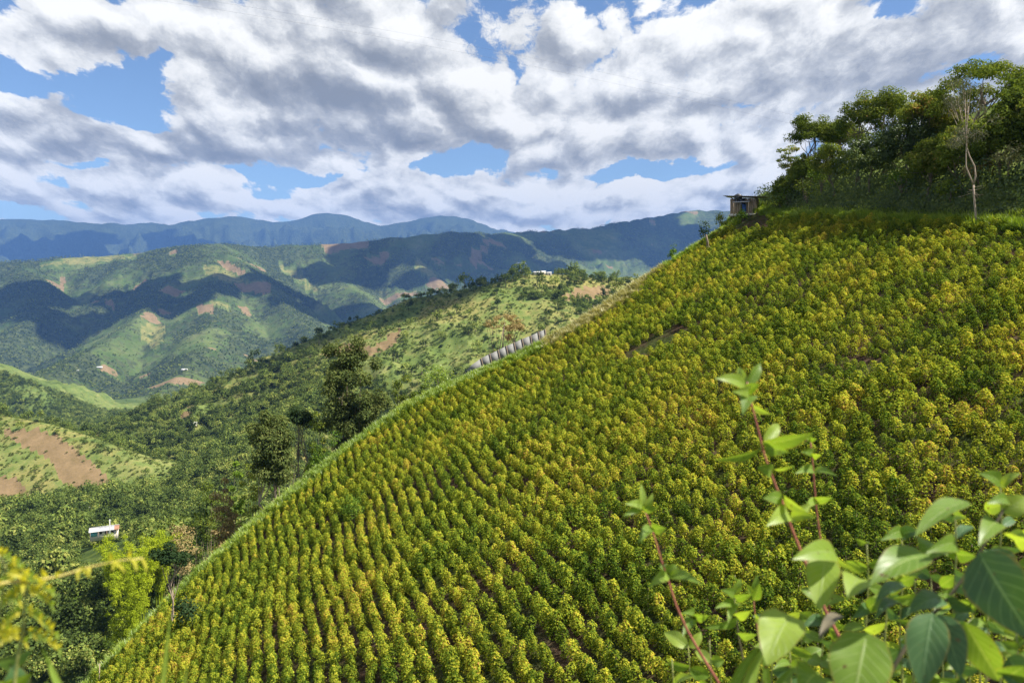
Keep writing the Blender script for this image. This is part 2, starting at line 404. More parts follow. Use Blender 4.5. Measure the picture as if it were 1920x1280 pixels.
def near_z(x, y):
    tx = top_x(y); t = x - tx
    base = field_z(np.minimum(x, tx), y)
    bank = np.where(t > 0, .05 * np.clip(t, 0, 1.2) + 1.1 * np.clip(t - 1.2, 0, 2.2) + .42 * np.clip(t - 3.4, 0, 60), 0)
    far = sstep(y, 84, 100)                        # the bank dies out past the hut terrace
    base = base + bank * (1 - far) + np.where(t > 0, .1 * np.minimum(t, 30) * far, 0)
    s = edge_dist(x, y); so = np.maximum(s, 0)
    k = sstep(y, 44, 62)
    drop = (.10 + .22 * k) * so + (.016 + .010 * k) * np.minimum(so, 30) ** 2 + .9 * np.maximum(so - 30, 0)
    lump = .35 * fbm(x / 6., y / 6., 3, 55) * np.clip(so / 3, 0, 1)
    return base - drop + lump
def cone_z(x, y):
    r = np.hypot(x, y); return -1.55 - .62 * np.maximum(r - 1.6, 0) + .10 * gnoise(x / 1.5, y / 1.5, 5)

RIDGES = [  # (kind, slope, noise share, points u v d)
    ('hill_mid', .50, .20, [(1700, 470, 1000), (1400, 500, 860), (1240, 520, 800), (1130, 521, 750), (1060, 515, 720), (1000, 512, 700), (940, 524, 690), (880, 541, 700), (780, 558, 720), (700, 590, 720), (620, 634, 700), (500, 708, 660), (400, 753, 620), (300, 796, 580), (180, 836, 560)]),
    ('hill_mid', .50, .20, [(760, 575, 720), (690, 675, 600), (560, 785, 480), (430, 880, 380)]),
    ('hill_left', .55, .18, [(-500, 640, 600), (-200, 720, 560), (0, 778, 520), (80, 793, 500), (200, 832, 470), (290, 884, 440), (350, 930, 400), (400, 965, 370)]),
    ('hill_back_left', .55, .2, [(-500, 560, 1500), (-200, 610, 1350), (0, 702, 1250), (60, 733, 1200), (120, 772, 1150), (180, 815, 1100)]),
    ('hill_foot', .40, .15, [(-200, 1075, 300), (60, 1058, 290), (195, 1020, 262), (330, 1000, 215), (430, 1000, 170)]),
    ('mountain', .70, .45, [(-600, 500, 4000), (-200, 500, 4300), (0, 489, 4200), (150, 482, 4400), (280, 472, 4500), (380, 457, 4300), (470, 462, 4700), (560, 460, 4900), (700, 452, 5000), (830, 437, 5200), (930, 437, 5600), (1000, 435, 6000), (1100, 427, 6300), (1200, 412, 6600), (1290, 395, 6900), (1340, 392, 7000), (1450, 400, 7200), (1700, 385, 7500), (2300, 400, 8000)]),
    ('mountain', .72, .42, [(380, 457, 4300), (350, 500, 3900), (300, 560, 3350), (220, 630, 2800), (120, 684, 2300), (50, 712, 2000)]),
    ('mountain', .60, .40, [(380, 457, 4300), (410, 520, 3600), (400, 600, 2900), (360, 680, 2350), (300, 740, 1950)]),
    ('mountain', .72, .42, [(400, 458, 4350), (460, 505, 3800), (530, 570, 3300), (585, 625, 2900), (620, 660, 2600)]),
    ('mountain', .72, .42, [(560, 460, 4900), (640, 520, 4400), (700, 575, 3900), (740, 610, 3500)]),
    ('mountain', .72, .42, [(740, 450, 5050), (790, 500, 4600), (840, 545, 4200)]),
    ('mountain', .72, .42, [(950, 437, 5650), (900, 490, 5000), (930, 540, 4500)]),
    ('mountain', .72, .42, [(1150, 420, 6450), (1060, 480, 5700), (1100, 530, 5000)]),
    ('mountain', .72, .42, [(1300, 395, 6900), (1180, 470, 6000), (1210, 530, 5300)]),
    ('mountain', .72, .42, [(40, 488, 4250), (80, 540, 3700), (60, 600, 3200), (-40, 660, 2800)]),
    ('mountain', .72, .42, [(230, 476, 4450), (230, 520, 4000), (190, 570, 3600)]),
    ('mountain', .72, .42, [(-150, 500, 4250), (-100, 580, 3500), (-150, 650, 2900)]),
    ('far_range', .75, .72, [(-900, 420, 11500), (-300, 425, 12000), (0, 413, 12000), (70, 410, 12100), (140, 416, 12200), (240, 420, 12200), (330, 418, 12300), (390, 410, 12300), (430, 405, 12400), (470, 411, 12500), (520, 416, 12500), (570, 412, 12600), (590, 403, 12600), (615, 400, 12600), (640, 404, 12700), (670, 414, 12800), (710, 423, 12800), (760, 416, 12900), (800, 406, 13000), (830, 404, 13000), (870, 411, 13100), (940, 432, 13200), (1050, 450, 13500), (1300, 455, 13500), (1900, 440, 13500)]),
]
KINDS = ['near', 'hill_mid', 'hill_left', 'hill_back_left', 'hill_foot', 'mountain', 'far_range']

def ridge_height(x, y, pts, slope, share, seed):
    P = np.array([pix(*p) for p in pts])
    scale = np.mean(P[:, 1])
    rp = np.hypot(P[:, 0], P[:, 1]); r = np.hypot(x, y)
    out = np.full(np.shape(x), -1e5)
    sel = (r > rp.min() * .45 - 40) & (r < rp.max() * 1.6)
    if not sel.any(): return out
    x = x[sel]; y = y[sel]
    best = np.full(np.shape(x), -1e9)
    wl = scale * (.11 if scale < 1500 else .085)
    nz = ridged(x / wl, y / wl, 4, seed, .5)
    n2 = fbm(x / (wl * .5), y / (wl * .5), 4, seed + 40)
    for a, b in zip(P[:-1], P[1:]):
        e = (b - a)[:2]; L2 = e @ e
        t = np.clip(((x - a[0]) * e[0] + (y - a[1]) * e[1]) / L2, 0, 1)
        d = np.hypot(x - a[0] - t * e[0], y - a[1] - t * e[1])
        zc = a[2] + t * (b[2] - a[2])
        soft = scale * .006
        fall = np.sqrt(d * d + soft * soft) - soft
        best = np.maximum(best, zc - slope * fall * (1 - share * np.clip(nz, -.8, .9)))
    out[sel] = best + scale * (.0045 if scale > 1500 else .0022) * n2
    return out

def far_z(x, y, with_kind=False):
    zs = {}
    for i, (kind, sl, sh, pts) in enumerate(RIDGES):
        z = ridge_height(x, y, pts, sl, sh, 100 + i * 7)
        zs[kind] = np.maximum(zs[kind], z) if kind in zs else z
    r = np.hypot(x, y)
    A = np.stack([zs[k] for k in KINDS[1:]])
    k = np.clip(r * .004, .5, 25.)
    m = A.max(0); z = m + k * np.log(np.exp((A - m) / k).sum(0)) - 0
    floor = -60 - .11 * np.minimum(r, 3500)
    z = np.maximum(z, floor + 8 * fbm(x / 200., y / 200., 3, 3))
    return (z, A.argmax(0) + 1) if with_kind else z

def land(x, y, with_kind=False):
    x = np.asarray(x, float); y = np.asarray(y, float)
    r = np.hypot(x, y)
    zn = np.full(x.shape, -1e6); m = r < 420
    if m.any(): zn[m] = np.maximum(near_z(x[m], y[m]), cone_z(x[m], y[m]))
    zf = np.full(x.shape, -1e5); kd = np.ones(x.shape, int); m = r > 50
    if m.any(): zf[m], kd[m] = far_z(x[m], y[m], True)
    zf = np.where(r < 125, zf - (125 - r) * 1.5, zf)
    z = np.maximum(zn, zf)
    if with_kind: return z, np.where(zn >= zf, 0, kd)
    return z

# polar sheet: fine where the camera looks, coarse all round
AZ = np.radians(np.concatenate([np.arange(-180, -38, 6.0), np.linspace(-38, 38, 700), np.arange(42, 180.1, 6.0)]))
RR = np.concatenate([[0.15, .6, 1.0], np.geomspace(1.5, 14200, 690)])
AG, RG = np.meshgrid(AZ, RR, indexing='ij')
GX = np.sin(AG) * RG; GY = np.cos(AG) * RG
GZ, GK = land(GX, GY, True)
SLOPE = GZ / RG
RUN = np.maximum.accumulate(SLOPE, axis=1)
VIS = SLOPE >= RUN - .003
PU = np.where(GY > 1, U0 + F * GX / np.maximum(GY, 1), -9e9); PV = np.where(GY > 1, V0 - F * GZ / np.maximum(GY, 1), -9e9)

def ground(u, v, dmin=3.0):
    """first point of the land met along the line of sight through a photo pixel"""
    def scan(d):
        x = (u - U0) / F * d; z = (V0 - v) / F * d; g = land(x, d); h = np.nonzero(g >= z)[0]
        return (h[0] if len(h) else len(d) - 1), g
    lo = dmin
    for hi in (60., 130., 400., 1500., 6000., 16000.):
        if hi <= lo: continue
        d = np.geomspace(lo, hi, 160); j, g = scan(d)
        if g[j] >= (V0 - v) / F * d[j]:
            d = np.linspace(d[max(j - 1, 0)], d[j], 12); j, g = scan(d)
            return np.array([(u - U0) / F * d[j], d[j], g[j]])
        lo = hi
    return np.array([(u - U0) / F * lo, lo, g[-1]])
def at_depth(u, d):
    x = (u - U0) / F * d; return np.array([x, d, float(land(np.array([x]), np.array([d]))[0])])

# ---- land use
def inpoly(u, v, poly):
    inside = np.zeros(u.shape, bool); n = len(poly)
    for i in range(n):
        x1, y1 = poly[i]; x2, y2 = poly[(i + 1) % n]
        c = ((y1 > v) != (y2 > v)) & (u < (x2 - x1) * (v - y1) / ((y2 - y1) + 1e-9) + x1)
        inside ^= c
    return inside
wl = np.where(GK >= 5, 420., 95.)
wood = .5 + .9 * fbm(GX / wl, GY / wl, 4, 300) + .5 * fbm(GX / (wl * 3), GY / (wl * 3), 2, 310)
wood = np.where(GK == 6, wood + 1.2, wood); wood = np.where(GK == 5, wood + .10, wood)
wood = np.where(GK == 3, wood - .15, wood); wood = np.where(GK == 2, wood - .25, wood)
wood = np.where(GK == 4, wood + .30, wood)
wood = np.where((GK == 1), wood + .45 * sstep(PV, 660, 800) - .28, wood)
wood = np.where((GK == 0), .35 + .6 * fbm(GX / 9., GY / 9., 3, 330), wood)
soil = np.zeros_like(wood) + np.where((GK == 5), .9 * sstep(fbm(GX / 260., GY / 260., 2, 340), .36, .46), 0)
dry = np.where((GK == 1) | (GK == 2), .45 + .5 * fbm(GX / 120., GY / 120., 3, 350), .12)
dry = np.where(GK == 5, .15 + .5 * fbm(GX / 500., GY / 500., 3, 352), dry)
SOIL_POLY = {2: [[(4, 808), (70, 806), (110, 820), (160, 858), (225, 918), (278, 960), (240, 968), (205, 935), (150, 922), (112, 895), (95, 860), (50, 838)],
                 [(-40, 895), (30, 898), (55, 930), (48, 950), (0, 935), (-40, 930)]],
             1: [[(600, 662), (650, 642), (700, 650), (755, 612), (740, 645), (690, 668), (620, 674)], [(1080, 540), (1130, 535), (1150, 548), (1100, 565), (1050, 560)],
                 [(335, 780), (360, 755), (365, 760), (345, 790)]],
             5: [[(405, 490), (430, 492), (465, 512), (455, 518), (425, 505)], [(438, 530), (470, 532), (510, 545), (500, 552), (450, 545)], [(368, 572), (400, 570), (402, 588), (372, 588)],
                 [(600, 455), (690, 450), (690, 466), (610, 470)], [(475, 525), (508, 530), (508, 545), (480, 542)], [(115, 525), (125, 524), (118, 545), (112, 542)], [(195, 560), (216, 560), (216, 578), (198, 576)],
                 [(895, 465), (915, 463), (918, 470), (898, 472)], [(885, 470), (905, 474), (900, 500), (880, 490)]]}
PALE_POLY = {5: [[(263, 612), (285, 602), (312, 610), (308, 640), (290, 655), (265, 635)], [(380, 495), (420, 500), (470, 530), (430, 530), (385, 515)], [(780, 480), (822, 518), (810, 522), (778, 505)],
                 [(390, 560), (435, 570), (430, 580), (395, 572)], [(65, 490), (110, 485), (180, 478), (280, 478), (150, 500), (80, 505)], [(520, 490), (560, 510), (600, 545), (580, 545), (530, 510)]],
             1: [[(1000, 514), (1060, 517), (1060, 540), (990, 545), (950, 535)], [(895, 548), (935, 527), (950, 530), (910, 548)], [(1020, 560), (1090, 575), (1080, 600), (1000, 590)], [(800, 560), (930, 560), (900, 600), (780, 610)],
                 [(640, 590), (690, 575), (700, 585), (650, 600)]],
             2: [[(-40, 930), (60, 880), (110, 910), (100, 945), (0, 990)], [(40, 770), (0, 778), (150, 815), (260, 880), (200, 850), (100, 812)]]}
for k, polys in SOIL_POLY.items():
    for p in polys: soil = np.where((GK == k) & inpoly(PU, PV, p), 1.7 if k == 2 else 1., soil)
for k, polys in PALE_POLY.items():
    for p in polys:
        mk = (GK == k) & inpoly(PU, PV, p); wood = np.where(mk, -.2, wood); dry = np.where(mk, .55, dry)
wood = np.where(soil > .5, -.3, wood)
SD = np.full(GX.shape, 999.); _m = RG < 420; SD[_m] = edge_dist(GX[_m], GY[_m]); TT = GX - top_x(GY)
verge = sstep(SD + verge_w(GX, GY) - .4, -.3, .6) + sstep(TT, -.5, .5) + np.where(RG < 8, 1, 0)
FIELD = (GK == 0) & (SD < 6) & (TT < 6) & (GZ > cone_z(GX, GY) + 1e-6)

def build_land():
    na, nr = AG.shape
    V = np.stack([GX, GY, GZ], -1)
    dA = np.gradient(V, axis=0); dR = np.gradient(V, axis=1); NRM = unit(np.cross(dA, dR)); NRM *= np.sign(NRM[..., 2:3] + 1e-9)
    idx = np.arange(na * nr).reshape(na, nr)
    quads = np.stack([idx[:-1, :-1], idx[:-1, 1:], idx[1:, 1:], idx[1:, :-1]], -1).reshape(-1, 4)[:, ::-1]
    kk = np.where(FIELD, 7, GK)[:-1, :-1].reshape(-1)
    V = V.reshape(-1, 3); NR = NRM.reshape(-1, 3)
    info = {0: ('hillside', M_near, 'scrub-covered hillside falling away below the planted slope'),
            7: ('field', M_soil, 'steep field of brown soil planted in contour rows'),
            1: ('hill', M_hill, 'patchwork hill with pasture crest and wooded foot across the valley'),
            2: ('hill', M_hill, 'hill with a bare reddish-brown slope above the valley house'),
            3: ('hill', M_hill, 'pale green hillside low at the edge of the valley'),
            4: ('hill', M_hill, 'wooded foot slope around the metal-roofed farmhouse'),
            5: ('mountain', M_mount, 'green mountain with fields and brown plots behind the valley'),
            6: ('mountain_range', M_mount, 'blue hazy mountain range along the skyline')}
    for k, (nm, mat, lab) in info.items():
        q = quads[kk == k]
        used, inv = np.unique(q, return_inverse=True)
        me = mesh_np(nm, V[used], inv.reshape(-1, 4), mat, True)
        for an, arr in (('wood', wood), ('soil', soil), ('dry', dry), ('verge', verge)):
            a = me.attributes.new(an, 'FLOAT', 'POINT'); a.data.foreach_set('value', arr.reshape(-1)[used].astype(np.float32))
        me.normals_split_custom_set_from_vertices(NR[used].tolist())
        setp(obj(nm, me), lab, None, None, 'structure')
build_land()

# ------------------------------------------------------------------ instanced masses ('stuff')
def scatter(name, pts, rots, scl, idx, meshes, label):
    me = bpy.data.meshes.new(name + '_points'); n = len(pts)
    me.vertices.add(n); me.vertices.foreach_set('co', np.asarray(pts, np.float32).ravel())
    a = me.attributes.new('rot', 'FLOAT_VECTOR', 'POINT'); a.data.foreach_set('vector', np.asarray(rots, np.float32).ravel())
    a = me.attributes.new('scl', 'FLOAT_VECTOR', 'POINT'); a.data.foreach_set('vector', np.asarray(scl, np.float32).ravel())
    a = me.attributes.new('idx', 'INT', 'POINT'); a.data.foreach_set('value', np.asarray(idx, np.int32))
    ng = bpy.data.node_groups.new(name, 'GeometryNodeTree')
    ng.interface.new_socket('Geometry', in_out='INPUT', socket_type='NodeSocketGeometry')
    ng.interface.new_socket('Geometry', in_out='OUTPUT', socket_type='NodeSocketGeometry')
    nn = ng.nodes; L = ng.links
    gi = nn.new('NodeGroupInput'); go = nn.new('NodeGroupOutput'); ip = nn.new('GeometryNodeInstanceOnPoints')
    jn = nn.new('GeometryNodeJoinGeometry')
    for k, m in enumerate(meshes):
        so = bpy.data.objects.new(name + '_source', m)
        oi = nn.new('GeometryNodeObjectInfo'); oi.inputs['Object'].default_value = so; oi.inputs['As Instance'].default_value = True
        L.new(oi.outputs['Geometry'], jn.inputs[0])
    def named(an, t):
        x = nn.new('GeometryNodeInputNamedAttribute'); x.data_type = t; x.inputs['Name'].default_value = an; return x.outputs['Attribute']
    L.new(gi.outputs[0], ip.inputs['Points']); L.new(jn.outputs[0], ip.inputs['Instance'])
    ip.inputs['Pick Instance'].default_value = True
    L.new(named('idx', 'INT'), ip.inputs['Instance Index'])
    e2r = nn.new('FunctionNodeEulerToRotation'); L.new(named('rot', 'FLOAT_VECTOR'), e2r.inputs[0]); L.new(e2r.outputs[0], ip.inputs['Rotation'])
    L.new(named('scl', 'FLOAT_VECTOR'), ip.inputs['Scale'])
    L.new(ip.outputs[0], go.inputs[0])
    o = obj(name, me); md = o.modifiers.new('scatter', 'NODES'); md.node_group = ng
    return setp(o, label, None, None, 'stuff')

def eulers(n, tilt=.12):
    r = rng.normal(0, tilt, (n, 3)); r[:, 2] = rng.uniform(0, 2 * math.pi, n); return r

# ------------------------------------------------------------------ the planted rows
def bean_mesh(seed):
    g = np.random.default_rng(seed); b = MB(); H = g.uniform(.78, 1.12)
    n = 360; t = g.uniform(.0, 1, n) ** .75; th = g.uniform(0, 2 * math.pi, n)
    lob = 1 + .30 * np.sin(2 * th + g.uniform(0, 6)) * g.uniform(.3, 1) + .25 * np.sin(3 * th + 6 * t + g.uniform(0, 6))
    prof = np.interp(t, [0, .15, .5, .82, 1], [.13, .21, .25, .20, .05]) * lob
    rr = prof * np.sqrt(g.uniform(.40, 1, n))
    p = np.stack([rr * np.cos(th), rr * np.sin(th), .04 + t * H], 1)
    p[:, :2] += .07 * np.sin(3 * t + g.uniform(0, 6))[:, None] * np.array([g.normal(), g.normal()])
    nout = np.stack([np.cos(th), np.sin(th), .6 * (t - .1)], 1)
    ax, sd_ = leaf_dirs(nout, g, .6, .65, .6)
    s = g.uniform(.055, .10, n)
    b.leaves(p, ax, sd_, s, s * .85)
    return b.mesh('foliage', M_bean)
BEANS = [bean_mesh(20 + i) for i in range(12)]
sb = MB(); sb.tube([(0, 0, -.2), (.01, 0, .45), (.02, .01, .86)], [.010, .009, .006], 5); STAKE = sb.mesh('stake', M_stake)

def plant_field():
    ang = math.atan2(-1.0, .30); du = np.array([math.cos(ang), math.sin(ang)]); dv = np.array([-du[1], du[0]])
    def gapf(q): return float(np.interp(q, [-30, -14, 0, 12, 26, 45], [.54, .57, .60, .68, .76, .82]))
    qs = [0.]
    while qs[-1] < 55: qs.append(qs[-1] + gapf(qs[-1]))
    lo = [0.]
    while lo[-1] > -48: lo.append(lo[-1] - gapf(lo[-1]))
    qs = np.array(lo[:0:-1] + qs); pts = []; sp = []
    O_ = np.array([-10.5, 45.])                    # q = 0 runs through the lower left of the field
    for i, q in enumerate(qs):
        w = gapf(q); cols = w * float(np.interp(q, [-5, 25], [.60, .64])); js = np.arange(-80., 60., cols) + cols * .5 * (i % 2)
        pts.append(O_ + dv * q + du * js[:, None]); sp.append(np.full(len(js), w / .70))
    pts = np.concatenate(pts); sp = np.concatenate(sp)
    wob = .55 * np.stack([gnoise(pts[:, 0] / 11, pts[:, 1] / 11, 61), gnoise(pts[:, 0] / 11, pts[:, 1] / 11, 62)], 1)
    pts = pts + wob + rng.normal(0, 1, pts.shape) * (.040 * sp)[:, None]
    x, y = pts.T
    ok = (edge_dist(x, y) < -verge_w(x, y)) & (x < top_x(y) - .5) & (y > 10)
    x, y, sp = x[ok], y[ok], sp[ok]; z = near_z(x, y); ok = z > cone_z(x, y) + .02; x, y, z, sp = x[ok], y[ok], z[ok], sp[ok]
    u = U0 + F * x / y; v = V0 - F * z / y
    ok = (u > -160) & (u < 2100) & (v < 1420)
    gap = gnoise(x / 1.9, y / 1.9, 77) + .35 * rng.random(len(x))
    ok &= (gap > -.58)
    # a bare worn patch part-way up the slope
    wp = ground(1230, 650)
    ok &= (np.hypot((x - wp[0]) / 2.2, (y - wp[1]) / 1.5) > 1 + .6 * rng.random(len(x)))
    ok &= ~((u > 1372) & (u < 1440) & (v < 436) & (y > 70))
    x, y, z, u, v, sp = x[ok], y[ok], z[ok], u[ok], v[ok], sp[ok]
    n = len(x); sc = rng.uniform(.80, 1.18, n) * (1 + .18 * gnoise(x / 5, y / 5, 79)) * np.where(rng.random(n) < .05, .6, 1) * np.interp(sp, [.77, .86, 1.17], [.80, .84, .95])
    rz = rng.uniform(0, 2 * math.pi, n); idx = rng.integers(0, len(BEANS), n)
    infr = (u > 10) & (u < 1910) & (v > 380) & (v < 1275)
    order = np.argsort(np.where(infr, y, 1e9)); near = order[:300]
    rest = np.setdiff1d(np.arange(n), near)
    zf = np.interp(sp, [.80, 1.15], [1., .74]); wx = np.interp(sp, [.80, 1.15], [.94, 1.02])
    rot = rng.normal(0, .12, (n, 3)); rot[:, 2] = rz
    for i in near:
        r = empty('bean_plant', (x[i], y[i], z[i] - .04), rz[i], (float(sc[i] * wx[i]), float(sc[i] * wx[i]), float(sc[i] * zf[i])))
        setp(r, 'yellow-green climbing bean plant on a stake, in the nearest rows of the slope', 'bean plant', 'bean plants in the nearest rows')
        obj('foliage', BEANS[idx[i]], r); obj('stake', STAKE, r)
    s3 = np.stack([sc[rest] * wx[rest], sc[rest] * wx[rest], sc[rest] * zf[rest]], 1)
    scatter('bean_rows', np.stack([x, y, z - .04], 1)[rest], rot[rest], s3, idx[rest], BEANS, 'dense contour rows of yellow-green bean plants covering the steep slope')
    print('beans', n)
plant_field()

# ------------------------------------------------------------------ trees and shrubs
def clumps_in(center, radii, k, g, shell=.55, flat=.6):
    d = rand_dirs(k, g); d[:, 2] = np.abs(d[:, 2]) * 1.2 - .35; d = unit(d)
    r = g.uniform(shell, 1, k)[:, None] ** .7
    return np.array(center) + d * r * np.array(radii)

def clump_leaves(b, centers, cr, n_per, leaf, g, up=.5, flat=.65, droop=.3, wd=.6, jit=.8):
    k = len(centers); cr = np.broadcast_to(cr, (k,))
    ci = np.repeat(np.arange(k), n_per); n = len(ci)
    d = rand_dirs(n, g); r = g.uniform(.25, 1, n)[:, None] ** .5
    off = d * r * cr[ci][:, None] * np.array([1, 1, flat])
    ax, sd_ = leaf_dirs(d, g, up, jit, droop)
    s = g.uniform(.7, 1.35, n) * leaf
    b.leaves(np.asarray(centers)[ci] + off, ax, sd_, s, s * wd)

def tree_meshes(seed, H, crown_c, crown_r, k, cr, n_per, leaf, mat, bark=None, trunk_r=.18, lean=(0, 0), flat=.6, stems=1, spread=.3, limbs=True, shell=.5, droop=.3, wd=.6, up=.5, extra=None):
    g = np.random.default_rng(seed)
    cen = clumps_in(crown_c, crown_r, k, g, shell)
    if extra is not None: cen = np.vstack([cen, extra])
    b = MB(); clump_leaves(b, cen, g.uniform(.7, 1.3, len(cen)) * cr, n_per, leaf, g, up, flat, droop, wd)
    crown = b.mesh('crown', mat)
    t = MB(); lb = MB()
    for s in range(stems):
        o = np.array([g.normal(0, spread) if stems > 1 else 0, g.normal(0, spread) if stems > 1 else 0, 0])
        top = np.array([crown_c[0] + lean[0], crown_c[1] + lean[1], crown_c[2] + crown_r[2] * .2])
        pts = [o * 1.0 + np.array([0, 0, -.6])]
        for q in (.2, .4, .6, .8, 1.0):
            pts.append(o * (1 - q) + top * q + np.array([g.normal(0, .03 * H), g.normal(0, .03 * H), 0]) * (q < 1))
        pts = np.array(pts); t.tube(pts, np.linspace(trunk_r, trunk_r * .35, 6), 7)
        if limbs:
            for c in cen[s::max(stems * max(1, len(cen) // 14), 1)]:
                q = g.integers(2, 5); a = pts[q]; mid = (a + c) / 2 + np.array([0, 0, -.04 * H])
                lb.tube([a, mid, c], [trunk_r * .38, trunk_r * .25, trunk_r * .10], 5, False)
    out = [('trunk', t.mesh('trunk', bark or M_bark, True)), ('crown', crown)]
    return out + ([('limbs', lb.mesh('limbs', bark or M_bark, True), 'trunk')] if lb.n else [])

def place(name, parts, loc, label, cat, group=None, rz=0., sc=1.0):
    r = empty(name, tuple(loc), rz, sc); setp(r, label, cat, group)
    made = {}
    for q in parts: made[q[0]] = obj(q[0], q[1], made[q[2]] if len(q) > 2 else r)
    return r

def shrub_mesh(seed, R, H, n, leaf, mat, k=9, wd=.6, up=.5):
    g = np.random.default_rng(seed); b = MB()
    cen = clumps_in((0, 0, H * .45), (R * .75, R * .75, H * .5), k, g, .2)
    clump_leaves(b, cen, g.uniform(.7, 1.2, k) * R * .5, n // k, leaf, g, up, .8, .2, wd)
    t = MB()
    for c in cen[:5]: t.tube([(0, 0, -.3), (c[0] * .4, c[1] * .4, c[2] * .5), c], [.03 * R + .01, .02 * R + .008, .008], 5, False)
    return [('stem', t.mesh('stem', M_bark)), ('foliage', b.mesh('foliage', mat))]

def tuft_mesh(seed, n, h, spread, wid, mat, lean=.45):
    """arching grass blades, each a bent strip"""
    g = np.random.default_rng(seed); b = MB(); th = g.uniform(0, 2 * math.pi, n); rr = spread * np.sqrt(g.random(n))
    base = np.stack([rr * np.cos(th), rr * np.sin(th), np.zeros(n)], 1); a2 = th + g.normal(0, .6, n)
    out = np.stack([np.cos(a2), np.sin(a2), np.zeros(n)], 1); side = np.stack([-np.sin(a2), np.cos(a2), np.zeros(n)], 1)
    hh = (h * g.uniform(.6, 1.2, n))[:, None]; ln = lean * g.uniform(.4, 1.4, n)[:, None]
    w = wid * g.uniform(.7, 1.3, n)[:, None]; z = np.array([0, 0, 1.])
    p0 = base; p1 = base + z * hh * .55 + out * hh * ln * .25; p2 = base + z * hh * (1 - .3 * ln) + out * hh * ln
    v = np.stack([p0 - side * w * .4, p0 + side * w * .4, p1 + side * w * .5, p1 - side * w * .5, p2], 1).reshape(-1, 3)
    i = np.arange(n)[:, None] * 5
    b.add(v, i + np.array([[0, 1, 2, 3]]), i + np.array([[3, 2, 4]]))
    return b.mesh('tuft', mat)

